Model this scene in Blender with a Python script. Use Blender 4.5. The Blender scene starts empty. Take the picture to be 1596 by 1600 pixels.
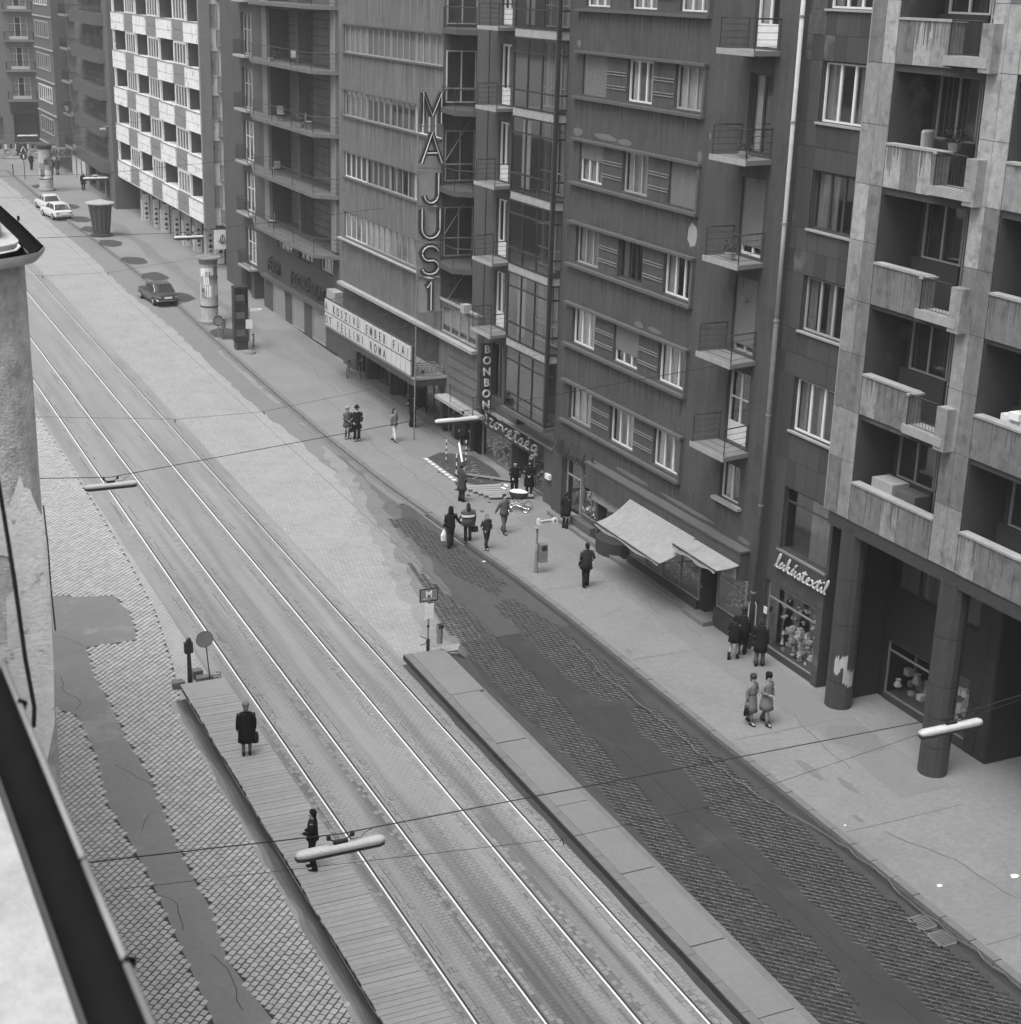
import bpy, math, random
from mathutils import Vector, Matrix
import numpy as np
random.seed(7)
sc = bpy.context.scene
col = sc.collection
SL = 0.01424                                   # the street climbs gently away from the camera
def G(y): return SL * y

# ------------------------------------------------------------------ camera
F, YAW, PIT, ROL, CH = 2453.78, 0.4490562, 0.32402612, 0.0307927, 22.9
cy, sy, cp, sp = math.cos(YAW), math.sin(YAW), math.cos(PIT), math.sin(PIT)
fwd = Vector((sy*cp, cy*cp, -sp)); right = Vector((cy, -sy, 0)); up = right.cross(fwd)
r2 = right*math.cos(ROL) + up*math.sin(ROL); u2 = up*math.cos(ROL) - right*math.sin(ROL)
cam = bpy.data.objects.new('camera', bpy.data.cameras.new('camera')); col.objects.link(cam)
cam.matrix_world = Matrix(((r2.x, u2.x, -fwd.x, 0), (r2.y, u2.y, -fwd.y, 0), (r2.z, u2.z, -fwd.z, CH), (0, 0, 0, 1)))
cam.data.sensor_fit = 'VERTICAL'; cam.data.sensor_height = 36; cam.data.lens = F/1600*36
cam.data.clip_start = .05; cam.data.clip_end = 1200
cam.data.dof.use_dof = True; cam.data.dof.focus_distance = 55; cam.data.dof.aperture_fstop = 6.0
sc.camera = cam
# ------------------------------------------------------------------ sky, sun, exposure (overcast)
SUN_EL, SUN_AZ = math.radians(66), math.radians(242)
w = bpy.data.worlds.new('World'); sc.world = w; w.use_nodes = True
nt = w.node_tree; nt.nodes.clear()
sky = nt.nodes.new('ShaderNodeTexSky'); sky.sky_type = 'NISHITA'; sky.sun_disc = False
sky.sun_elevation = SUN_EL; sky.sun_rotation = SUN_AZ; sky.air_density = 1.0; sky.dust_density = 6.0
bw = nt.nodes.new('ShaderNodeRGBToBW'); bg = nt.nodes.new('ShaderNodeBackground'); bg.inputs[1].default_value = .15
wo = nt.nodes.new('ShaderNodeOutputWorld')
nt.links.new(sky.outputs[0], bw.inputs[0]); nt.links.new(bw.outputs[0], bg.inputs[0]); nt.links.new(bg.outputs[0], wo.inputs[0])
sun = bpy.data.objects.new('sun', bpy.data.lights.new('sun', 'SUN')); col.objects.link(sun)
sun.data.energy = 1.0; sun.data.angle = math.radians(35); sun.data.color = (1, 1, 1)
sd = Vector((math.sin(SUN_AZ)*math.cos(SUN_EL), math.cos(SUN_AZ)*math.cos(SUN_EL), math.sin(SUN_EL)))
sun.rotation_euler = sd.to_track_quat('Z', 'Y').to_euler()
sc.view_settings.view_transform = 'Standard'; sc.view_settings.look = 'None'
sc.view_settings.exposure = .78; sc.view_settings.gamma = 1; sc.view_settings.use_curve_mapping = False

# ------------------------------------------------------------------ materials
MT = {}
def mat(name, c, var=.15, scale=1.2, rough=.85, bump=.0, bscale=30, streak=0, fine=.06, spec=.35, metal=0, blotch=0, blotchc=None, bs=.35):
    m = bpy.data.materials.new(name); m.use_nodes = True; n = m.node_tree; b = n.nodes['Principled BSDF']; L = n.links
    b.inputs['Roughness'].default_value = rough; b.inputs['Metallic'].default_value = metal
    b.inputs['Specular IOR Level'].default_value = spec
    geo = n.nodes.new('ShaderNodeNewGeometry')
    def noise(s, det=4, vec=None, r=.6):
        t = n.nodes.new('ShaderNodeTexNoise'); t.inputs['Scale'].default_value = s; t.inputs['Detail'].default_value = det
        t.inputs['Roughness'].default_value = r; L.new(vec or geo.outputs['Position'], t.inputs['Vector']); return t.outputs['Fac']
    def mth(op, a, b_):
        t = n.nodes.new('ShaderNodeMath'); t.operation = op
        for i, v in enumerate((a, b_)):
            if isinstance(v, (int, float)): t.inputs[i].default_value = v
            else: L.new(v, t.inputs[i])
        return t.outputs[0]
    f = mth('MULTIPLY_ADD', noise(scale), var*2); n.nodes[-1].inputs[2].default_value = 1-var
    if fine: f = mth('MULTIPLY', f, mth('ADD', mth('MULTIPLY', noise(5, 12, r=.88), fine*9), 1-fine*4.5))
    if streak:
        mp = n.nodes.new('ShaderNodeMapping'); mp.inputs['Scale'].default_value = (1, 1, .08); L.new(geo.outputs['Position'], mp.inputs[0])
        f = mth('MULTIPLY', f, mth('ADD', mth('MULTIPLY', noise(3.5, 5, mp.outputs[0]), streak*2), 1-streak))
    v = mth('MULTIPLY', f, c)
    if blotch:
        rp = n.nodes.new('ShaderNodeMapRange'); L.new(noise(bs, 5, r=.65), rp.inputs[0])
        rp.inputs[1].default_value = .62-blotch*.2; rp.inputs[2].default_value = .66-blotch*.2+.04
        mx = n.nodes.new('ShaderNodeMix'); mx.data_type = 'FLOAT'; L.new(rp.outputs[0], mx.inputs[0]); L.new(v, mx.inputs[2])
        L.new(mth('MULTIPLY', f, blotchc), mx.inputs[3]); v = mx.outputs[0]
    cb = n.nodes.new('ShaderNodeCombineColor')
    for i in range(3): L.new(v, cb.inputs[i])
    L.new(cb.outputs[0], b.inputs['Base Color'])
    if bump:
        bp = n.nodes.new('ShaderNodeBump'); bp.inputs['Strength'].default_value = bump; bp.inputs['Distance'].default_value = .02
        L.new(noise(bscale, 4), bp.inputs['Height']); L.new(bp.outputs[0], b.inputs['Normal'])
    MT[name] = m; return m
def paving(name, c, jc, bw_, bh, rot, mortar=.012, var=.25, fade=.5, rough=.8, streaky=0):
    """small stone setts too fine to pick apart: brick pattern with relief"""
    m = mat(name, c, .12, .5, rough, fine=.05); n = m.node_tree; L = n.links; b = n.nodes['Principled BSDF']
    src = b.inputs['Base Color'].links[0].from_socket
    geo = n.nodes.new('ShaderNodeNewGeometry'); mp = n.nodes.new('ShaderNodeMapping'); mp.inputs['Rotation'].default_value = (0, 0, rot)
    L.new(geo.outputs['Position'], mp.inputs[0])
    br = n.nodes.new('ShaderNodeTexBrick'); L.new(mp.outputs[0], br.inputs['Vector'])
    br.inputs['Scale'].default_value = 1; br.inputs['Mortar Size'].default_value = mortar; br.inputs['Mortar Smooth'].default_value = .3
    br.inputs['Brick Width'].default_value = bw_; br.inputs['Row Height'].default_value = bh
    br.inputs['Color1'].default_value = (1-var,)*3+(1,); br.inputs['Color2'].default_value = (1+var,)*3+(1,); br.inputs['Mortar'].default_value = (jc/c,)*3+(1,)
    ns = n.nodes.new('ShaderNodeTexNoise'); ns.inputs['Scale'].default_value = .9; ns.inputs['Detail'].default_value = 5; L.new(geo.outputs['Position'], ns.inputs['Vector'])
    if streaky:
        m2 = n.nodes.new('ShaderNodeMapping'); m2.inputs['Scale'].default_value = (2.2, .12, 1); L.new(geo.outputs['Position'], m2.inputs[0]); L.new(m2.outputs[0], ns.inputs['Vector'])
    mr = n.nodes.new('ShaderNodeMapRange'); L.new(ns.outputs[0], mr.inputs[0]); mr.inputs[1].default_value = .35; mr.inputs[2].default_value = .65
    mr.inputs[3].default_value = fade; mr.inputs[4].default_value = 1
    mw = n.nodes.new('ShaderNodeMix'); mw.data_type = 'RGBA'; L.new(mr.outputs[0], mw.inputs[0]); mw.inputs[6].default_value = (1, 1, 1, 1); L.new(br.outputs[0], mw.inputs[7])
    ml = n.nodes.new('ShaderNodeMix'); ml.data_type = 'RGBA'; ml.blend_type = 'MULTIPLY'; ml.inputs[0].default_value = 1; L.new(src, ml.inputs[6]); L.new(mw.outputs[2], ml.inputs[7])
    out = ml.outputs[2]
    if streaky:
        m3 = n.nodes.new('ShaderNodeMapping'); m3.inputs['Scale'].default_value = (1.6, .05, 1); L.new(geo.outputs['Position'], m3.inputs[0])
        n2 = n.nodes.new('ShaderNodeTexNoise'); n2.inputs['Scale'].default_value = 1.3; n2.inputs['Detail'].default_value = 6; L.new(m3.outputs[0], n2.inputs['Vector'])
        r3 = n.nodes.new('ShaderNodeMapRange'); L.new(n2.outputs[0], r3.inputs[0]); r3.inputs[1].default_value = .5; r3.inputs[2].default_value = .72; r3.inputs[3].default_value = 1; r3.inputs[4].default_value = 1-streaky
        sx = n.nodes.new('ShaderNodeSeparateXYZ'); L.new(geo.outputs['Position'], sx.inputs[0]); ry = n.nodes.new('ShaderNodeMapRange'); L.new(sx.outputs[1], ry.inputs[0])
        for q_, v_ in enumerate((30, 72, 1-streaky-.1, 1-streaky*.35)): ry.inputs[q_+1].default_value = v_
        L.new(ry.outputs[0], r3.inputs[4]); r3.inputs[1].default_value = .42
        m4 = n.nodes.new('ShaderNodeMix'); m4.data_type = 'RGBA'; m4.blend_type = 'MULTIPLY'; m4.inputs[0].default_value = 1; L.new(out, m4.inputs[6]); L.new(r3.outputs[0], m4.inputs[7]); out = m4.outputs[2]
    L.new(out, b.inputs['Base Color'])
    bp = n.nodes.new('ShaderNodeBump'); bp.inputs['Strength'].default_value = .5; bp.inputs['Distance'].default_value = .015; bp.invert = True
    L.new(br.outputs['Fac'], bp.inputs['Height']); L.new(bp.outputs[0], b.inputs['Normal'])
    return m
mat('plaster_D', .066, .3, .55, bump=.3, bscale=60, streak=.42, blotch=.3, blotchc=.052, bs=.6, fine=.14)
mat('plaster_C', .07, .22, .6, bump=.2, bscale=60, streak=.28, fine=.12)
mat('plaster_M', .125, .25, .5, bump=.15, bscale=50, streak=.55, fine=.14, blotch=.2, blotchc=.1, bs=.8)
mat('plaster_L', .072, .2, .6, bump=.2, streak=.28, fine=.12)
mat('plaster_A', .095, .15, .6, streak=.12)
mat('plaster_far', .17, .15, .3, streak=.12)
mat('plaster_patch', .14, .15, 3, fine=.1)
mat('trim', .088, .15, 2, streak=.1)
mat('trim_light', .3, .2, 3)
mat('mottled', .3, .4, 5, streak=.1)
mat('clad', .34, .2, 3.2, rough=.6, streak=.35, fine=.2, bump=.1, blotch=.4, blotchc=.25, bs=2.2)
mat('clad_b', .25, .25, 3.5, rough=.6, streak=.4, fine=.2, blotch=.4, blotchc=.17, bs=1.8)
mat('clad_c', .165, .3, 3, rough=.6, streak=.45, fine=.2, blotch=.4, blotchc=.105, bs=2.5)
mat('column_stone', .05, .25, 3, rough=.45, streak=.4, fine=.15)
mat('render_E', .058, .16, .8, bump=.15, streak=.12, blotch=.12, blotchc=.13)
mat('render_E2', .045, .12, 1.1, bump=.15, streak=.1)
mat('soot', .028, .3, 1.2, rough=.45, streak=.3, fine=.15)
mat('white_B', .7, .12, .7, streak=.25, blotch=.35, blotchc=.45, bs=1.4, fine=.08)
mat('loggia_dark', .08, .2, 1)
mat('grey_B', .2, .15, .9, streak=.15, fine=.1)
mat('concrete', .19, .18, 1.4, streak=.1, bump=.15)
mat('slab_dark', .12, .3, 1.5, streak=.2, fine=.12)
mat('slab_edge', .3, .3, 2.5)
mat('iron', .028, .2, 4, rough=.6)
mat('iron_grey', .2, .2, 4, rough=.5)
mat('pipe_pale', .42, .15, 5)
mat('pipe_dull', .1, .4, 3)
mat('frame_white', .68, .1, 3, rough=.5)
mat('frame_grey', .33, .12, 3, rough=.6)
mat('frame_dark', .05, .15, 3, rough=.5)
mat('curtain', .5, .12, 2, streak=.3, fine=.1)
mat('curtain_dim', .24, .15, 2, streak=.35, fine=.1)
mat('shutter', .17, .1, 3)
mat('pavement', .195, .2, .35, bump=.4, bscale=40, fine=.14, blotch=.14, blotchc=.19, bs=.22)
mat('pavement_dark', .155, .15, .4, bump=.2, bscale=40, fine=.08)
mat('asphalt_wet', .04, .25, .5, rough=.62, bump=.3, bscale=60, fine=.14, blotch=.3, blotchc=.052, bs=.7)
mat('asphalt_pale', .175, .15, .5, rough=.75, bump=.3, bscale=60, fine=.1, blotch=.3, blotchc=.215, bs=.5)
mat('asphalt_mid', .175, .14, .3, rough=.7, bump=.3, bscale=60, fine=.08)
mat('sand', .2, .25, 1.5, bump=.3, fine=.12)
mat('sand_dim', .05, .3, 1.2, bump=.3, fine=.12)
mat('grit', .14, .4, 1.5, fine=.12)
mat('joint_dark', .035, .2, 2)
for i, c_ in enumerate((.4, .37, .34)): mat('sett_pale%d' % i, c_, .1, 3, rough=.6, fine=.07)
for i, c_ in enumerate((.032, .026, .02)): mat('sett_dark%d' % i, c_, .15, 3, rough=.45, fine=.1, spec=.5)
paving('tram_setts', .26, .085, .21, .14, 0, .01, .06, .0, .6, streaky=.55)
paving('mid_setts', .3, .16, .2, .15, math.radians(45), .014, .12, .35, .7)
paving('left_setts', .33, .18, .21, .18, math.radians(-45), .014, .08, .3, .7)
mat('rail_steel', .85, .1, 2, rough=.4, metal=.25, fine=0)
mat('sett_joint', .11, .4, 2)
mat('sett_bed', .22, .2, 3, fine=.1)
mat('rail_groove', .03, .2, 3)
for i, c_ in enumerate((.275, .25, .262)): mat('plank%d' % i, c_, .1, 4, bump=.2, fine=.08)
mat('platform', .18, .13, .6, bump=.2, fine=.08, blotch=.05, blotchc=.17, bs=.8)
mat('kerbstone', .15, .2, 1.5, bump=.3, fine=.12)
mat('kerb_dark', .035, .3, 1.5, bump=.3, fine=.12)
mat('zinc', .62, .2, 6, rough=.4, metal=.1)
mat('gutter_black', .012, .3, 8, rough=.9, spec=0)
mat('roof_felt', .42, .12, 14, bump=.6, bscale=220, fine=.22)
mat('rough_render', .68, .25, 9, bump=1.0, bscale=60, fine=.32, streak=.1)
mat('bare_plaster', .85, .12, 7, bump=.4, bscale=40, fine=.12, blotch=.1, blotchc=.4, bs=9)
mat('gutter_dark', .13, .25, 6, rough=.7)
mat('display', .05, .3, 2)
mat('goods_white', .75, .2, 6); mat('goods_grey', .35, .3, 6)
mat('awning_cloth', .25, .15, 2, fine=.12, bump=.5, bscale=5, streak=.2)
mat('letter_light', .55, .1, 3, rough=.4); mat('letter_dark', .035, .1, 3, rough=.5); mat('letter_mid', .22, .1, 3)
mat('panel_milk', .5, .08, 3, rough=.4)
mat('paper', .72, .1, 3)
mat('poster_grey', .4, .35, 3)
mat('lamp_shell', .5, .2, 9, rough=.4, blotch=.1, blotchc=.35, bs=9); mat('lamp_under', .06, .1, 3)
mat('wire', .02, .1, 3)
mat('car_white', .62, .03, 1, rough=.25, fine=0, spec=.6); mat('car_dark', .06, .03, 1, rough=.2, fine=0, spec=.7)
mat('chrome', .7, .05, 2, rough=.2, metal=1, fine=0); mat('tyre', .02, .1, 3)
mat('car_glass', .04, .05, 1, rough=.08, fine=0, spec=.8)
mat('soil', .05, .3, 2, bump=.6, bscale=14, fine=.15)
mat('skin_tone', .34, .06, 5, fine=0)
for k, c_ in dict(black=.014, dark=.03, charcoal=.05, grey=.1, mid=.17, pale=.3, white=.7).items(): mat('cloth_'+k, c_, .12, 9, rough=.95, fine=.06, spec=.05)
def glass():
    m = bpy.data.materials.new('window_glass'); m.use_nodes = True; n = m.node_tree; n.nodes.clear(); L = n.links
    o = n.nodes.new('ShaderNodeOutputMaterial'); mx = n.nodes.new('ShaderNodeMixShader'); t = n.nodes.new('ShaderNodeBsdfTransparent'); g = n.nodes.new('ShaderNodeBsdfGlossy')
    g.inputs['Roughness'].default_value = .04; t.inputs[0].default_value = (.9, .9, .9, 1); lw = n.nodes.new('ShaderNodeLayerWeight'); lw.inputs[0].default_value = .5; fr = n.nodes.new('ShaderNodeMapRange')
    fr.inputs[1].default_value = .3; fr.inputs[3].default_value = .05; fr.inputs[4].default_value = .45; L.new(lw.outputs['Facing'], fr.inputs[0])
    L.new(fr.outputs[0], mx.inputs[0]); L.new(t.outputs[0], mx.inputs[1]); L.new(g.outputs[0], mx.inputs[2]); L.new(mx.outputs[0], o.inputs[0]); MT['glass'] = m
glass()

# ------------------------------------------------------------------ mesh helpers
class MB:
    def __init__(s): s.v = []; s.f = []
    def quad(s, a, b, c, d): i = len(s.v); s.v += [a, b, c, d]; s.f.append((i, i+1, i+2, i+3)); return s
    def box(s, x0, x1, y0, y1, z0, z1):
        i = len(s.v); s.v += [(x, y, z) for z in (z0, z1) for y in (y0, y1) for x in (x0, x1)]
        s.f += [tuple(i+k for k in q) for q in ((0, 2, 3, 1), (4, 5, 7, 6), (0, 1, 5, 4), (2, 6, 7, 3), (0, 4, 6, 2), (1, 3, 7, 5))]; return s
    def gbox(s, x0, x1, y0, y1, h0, h1):        # a box lying on the sloping street
        i = len(s.v); s.v += [(x, y, G(y)+h) for h in (h0, h1) for y in (y0, y1) for x in (x0, x1)]
        s.f += [tuple(i+k for k in q) for q in ((0, 2, 3, 1), (4, 5, 7, 6), (0, 1, 5, 4), (2, 6, 7, 3), (0, 4, 6, 2), (1, 3, 7, 5))]; return s
    def prism(s, poly, z0, z1, g=0):
        n = len(poly); i = len(s.v); s.v += [(x, y, z0+g*G(y)) for x, y in poly]+[(x, y, z1+g*G(y)) for x, y in poly]
        s.f.append(tuple(range(i+n-1, i-1, -1))); s.f.append(tuple(range(i+n, i+2*n)))
        s.f += [(i+k, i+(k+1) % n, i+n+(k+1) % n, i+n+k) for k in range(n)]; return s
    def flat(s, poly, h):
        i = len(s.v); s.v += [(x, y, G(y)+h) for x, y in poly]; s.f.append(tuple(range(i, i+len(poly)))); return s
    def strip(s, L, R, h):                      # two edge lines -> sheet
        i = len(s.v)
        for (a, b) in zip(L, R): s.v += [(a[0], a[1], G(a[1])+h), (b[0], b[1], G(b[1])+h)]
        s.f += [(i+2*k, i+2*k+1, i+2*k+3, i+2*k+2) for k in range(len(L)-1)]; return s
    def tube(s, pts, r, n=6, rr=None):
        pts = [Vector(p) for p in pts]; i0 = len(s.v); K = len(pts)
        for k, p in enumerate(pts):
            t = (pts[min(k+1, K-1)]-pts[max(k-1, 0)]); t = t.normalized() if t.length else Vector((0, 0, 1))
            a = t.cross(Vector((0, 0, 1)) if abs(t.z) < .95 else Vector((1, 0, 0))).normalized(); b = t.cross(a)
            q = (rr[k] if rr else r); q = q if isinstance(q, tuple) else (q, q)
            for j in range(n):
                an = 2*math.pi*j/n; s.v.append(tuple(p+a*q[0]*math.cos(an)+b*q[1]*math.sin(an)))
        for k in range(K-1):
            for j in range(n): s.f.append((i0+k*n+j, i0+k*n+(j+1) % n, i0+(k+1)*n+(j+1) % n, i0+(k+1)*n+j))
        s.f.append(tuple(i0+j for j in range(n-1, -1, -1))); s.f.append(tuple(i0+(K-1)*n+j for j in range(n))); return s
    def rings(s, R, n=12):                      # R: (cx,cy,cz,rx,ry) horizontal ellipses
        i0 = len(s.v)
        for cx, cy_, cz, rx, ry in R:
            for j in range(n): a = 2*math.pi*j/n; s.v.append((cx+rx*math.cos(a), cy_+ry*math.sin(a), cz))
        for k in range(len(R)-1):
            for j in range(n): s.f.append((i0+k*n+j, i0+k*n+(j+1) % n, i0+(k+1)*n+(j+1) % n, i0+(k+1)*n+j))
        s.f.append(tuple(i0+j for j in range(n-1, -1, -1))); s.f.append(tuple(i0+(len(R)-1)*n+j for j in range(n))); return s
    def lathe(s, prof, n=16, c=(0, 0, 0)): return s.rings([(c[0], c[1], c[2]+z, r, r) for r, z in prof], n)
    def mesh(s, name, m, smooth=False):
        me = bpy.data.meshes.new(name); me.from_pydata([tuple(p) for p in s.v], [], s.f); me.materials.append(MT[m] if isinstance(m, str) else m)
        if smooth: me.shade_smooth()
        me.update(); return me
W = {}                                          # world origin of every object that has children
def link(name, me, parent=None, loc=None, rz=0):
    """loc None = the mesh is in world coordinates; for sub-parts of rotated parts loc is local"""
    o = bpy.data.objects.new(name, me); col.objects.link(o)
    if parent is not None:
        o.parent = parent; pl = W.get(parent.name, (0, 0, 0))
    else: pl = (0, 0, 0)
    l = loc if loc is not None else (0, 0, 0)
    o.location = (l[0]-pl[0], l[1]-pl[1], l[2]-pl[2]); o.rotation_euler = (0, 0, rz); W[o.name] = tuple(l); return o
def sub(name, me, parent, loc=(0, 0, 0)):       # child in its parent's own frame
    o = bpy.data.objects.new(name, me); col.objects.link(o); o.parent = parent; o.location = loc; return o
def obj(name, mb, m, parent=None, smooth=False): return link(name, mb.mesh(name, m, smooth), parent)
def tag(o, label, cat, group=None):
    o['label'] = label; o['category'] = cat
    if group: o['group'] = group
    return o
def thing(name, loc, label, cat, group=None, rz=0):
    o = bpy.data.objects.new(name, None); col.objects.link(o); o.location = loc; o.rotation_euler = (0, 0, rz); o.empty_display_size = .3
    W[o.name] = tuple(loc); return tag(o, label, cat, group)
def struct(name, mb, m, parent=None):
    o = obj(name, mb, m, parent)
    if parent is None: o['kind'] = 'structure'
    return o
def copy_tree(o, parent=None):
    c = o.copy(); col.objects.link(c)
    if parent: c.parent = parent
    for ch in o.children: copy_tree(ch, c)
    return c
TC = {}
def text_mesh(t, size, m, depth=.03, shear=0, spacing=1, bold=.0, align='LEFT'):
    k = (t, size, m, depth, shear, spacing, bold, align)
    if k in TC: return TC[k]
    cu = bpy.data.curves.new('t', 'FONT'); cu.body = t; cu.size = size; cu.extrude = depth/2; cu.shear = shear; cu.space_character = spacing; cu.offset = bold; cu.align_x = align; cu.resolution_u = 3
    o = bpy.data.objects.new('t', cu); col.objects.link(o); dg = bpy.context.evaluated_depsgraph_get(); me = bpy.data.meshes.new_from_object(o.evaluated_get(dg))
    bpy.data.objects.remove(o); me.transform(Matrix(((1, 0, 0, 0), (0, 0, -1, 0), (0, 1, 0, 0), (0, 0, 0, 1)))); me.materials.clear(); me.materials.append(MT[m]); TC[k] = me; return me
RX = -math.pi/2                                 # facade parts: local x runs to the right as seen, local y goes into the house

# ------------------------------------------------------------------ the ground
struct('ground', MB().strip([(-120, -60), (-120, 500)], [(160, -60), (160, 500)], -.06), 'asphalt_mid')
struct('road', MB().strip([(5.6, -5), (5.6, 330)], [(25.6, -5), (25.6, 330)], 0), 'asphalt_wet')
road = bpy.data.objects['road']
KX = [(18, 25.42), (48, 25.4), (52, 25.3), (55, 25.1), (60, 24.85), (64.5, 24.6), (73, 24.45), (85, 24.55), (94, 24.7), (105, 25.0), (120, 24.9), (134, 24.6), (140, 24.4), (176, 24.3)]
def kerbx(y):
    for (a, xa), (b, xb) in zip(KX, KX[1:]):
        if y <= b: return xa+(xb-xa)*max(0, (y-a))/(b-a)
    return KX[-1][1]
ys = list(range(15, 177, 3))+[177]
struct('pavement', MB().strip([(kerbx(y)+.24, y) for y in ys], [(37, y) for y in ys], .14), 'pavement')
struct('left_pavement', MB().gbox(.3, 5.35, -5, 190, -.1, .14), 'pavement')
kb = bpy.data.objects.new('kerb', None); col.objects.link(kb); kb['kind'] = 'structure'; W['kerb'] = (0, 0, 0)
y = 15.0; km = {}
while y < 176:
    L_ = random.choice((.9, 1.0, 1.1)); x0, x1 = kerbx(y), kerbx(y+L_); e = random.uniform(-.006, .006)
    m = MB(); g = .015
    P = [(x0+e, y+g), (x0+.24+e, y+g), (x1+.24+e, y+L_-g), (x1+e, y+L_-g)]
    m.prism(P, -.05, .145+e, 1); obj('kerbstone', m, 'kerbstone', kb); y += L_
# wet grimy gutter foot along the kerb, sandy fringe beside it
struct('gutter_channel', MB().strip([(kerbx(y)-.28, y) for y in ys if y < 62], [(kerbx(y)+.02, y) for y in ys if y < 62], .004), 'kerb_dark'); struct('gutter_channel', MB().strip([(kerbx(y)-.2, y) for y in ys if y > 59], [(kerbx(y)+.02, y) for y in ys if y > 59], .024), 'grit')
fr_ = [15+1.2*i for i in range(40)]
struct('sandy_fringe', MB().strip([(kerbx(y)-.75+.12*math.sin(y*1.7)+random.uniform(-.06, .06), y) for y in fr_], [(kerbx(y)-.26, y) for y in fr_], .006), 'sand_dim')
struct('square', MB().strip([(-20, 177), (-20, 199)], [(60, 177), (60, 199)], .008), 'asphalt_pale')
struct('mid_cobbles', MB().strip([(18.0, 46.2), (18, 50), (18, 177)], [(20.6, 46.2), (23.5, 50), (23.4, 177)], .004), 'mid_setts')
yy_ = []; y = 56.0
while y < 177: yy_.append(y); y += random.uniform(.3, 1.0)
struct('mid_asphalt', MB().strip([(22.95+.12*math.sin(y*.21)+random.uniform(-.12, .12), y) for y in yy_], [(kerbx(y)-.1, y) for y in yy_], .0056), 'asphalt_mid')
for k_, (c_, off, y1_) in enumerate(((.24, -.2, 92), (.175, .5, 80), (.12, 1.1, 70), (.075, 1.7, 62))):
    paving('lane_setts%d' % k_, c_, c_*.75, .24, .16, math.radians(45), .02, .15, .3, .6); yy_ = []; y = 47.0
    while y < y1_: yy_.append(y); y += random.uniform(.3, .9)
    fx = lambda y: min(kerbx(y)-.25, 19.9+(y-47)*.17+off)
    struct('worn_lane', MB().strip([(fx(y)+random.uniform(-.22, .22), y) for y in yy_], [(kerbx(y)-.2-.3*(k_ < 3), y) for y in yy_], .0075+.0018*k_), 'lane_setts%d' % k_)
bed = struct('tramway_bed', MB().strip([(11.9, 18), (11.9, 177)], [(18.42, 18), (18.42, 177)], .012), 'tram_setts')
struct('left_road', MB().strip([(5.35, 10), (5.35, 177)], [(11.92, 10), (11.92, 177)], .004), 'left_setts')
# asphalt patches among the cobbles, as traced on the ground
patchL = [(7.27, 20), (7.27, 29.96), (7.29, 31.8), (7.3, 35.9), (7.2, 38.3), (7.05, 40.6), (7.33, 43.3), (7.29, 46.2), (6.6, 47.1), (5.6, 47.6), (5.6, 56.4), (8.35, 56.23), (9.2, 55.9), (10.39, 55.48), (10.62, 53.6), (10.33, 51.25),
          (8.56, 51.22), (8.38, 48.7), (8.43, 46.4), (8.39, 43.8), (8.52, 41.4), (8.39, 38.5), (8.32, 35.8), (8.4, 33.9), (8.19, 31.9), (8.4, 30.2), (8.54, 29.2), (8.6, 20)]
struct('asphalt_patch', MB().flat(patchL, .02), 'asphalt_pale')
def inside(p, poly):
    x, y = p; c = False; j = len(poly)-1
    for i in range(len(poly)):
        xi, yi = poly[i]; xj, yj = poly[j]
        if (yi > y) != (yj > y) and x < (xj-xi)*(y-yi)/(yj-yi)+xi: c = not c
        j = i
    return c
cobL = [(5.35, 18), (10.45, 18), (10.5, 31), (10.45, 40.5), (10.6, 46.2), (11.0, 48.9), (11.5, 53.4), (11.7, 58.6), (11.8, 66), (11.8, 88), (5.35, 88)]
s1 = [(20.1, 20), (19.9, 25.6), (20.1, 30.5), (20.5, 37), (20.7, 45), (20.9, 49.7), (21.5, 52), (22.0, 55.5), (22.1, 52), (22.2, 46.2), (22.0, 41), (21.7, 37.3), (21.4, 32), (21.9, 26.8), (21.1, 24), (21.5, 20)]
s2a = [(23.3, 49.6), (24.3, 50.2), (24.75, 47), (24.9, 42.2), (24.4, 40.9), (23.5, 40.9), (23.1, 42.5)]
s2b = [(23.9, 40.3), (24.8, 39.9), (24.9, 20), (22.9, 20), (22.85, 23), (22.9, 29), (23.0, 33.5), (23.4, 36), (23.5, 39)]
s2c = [(23.0, 60), (24.1, 60), (24.6, 55), (24.7, 51.5), (23.9, 50.6), (23.2, 52.5)]
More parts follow.
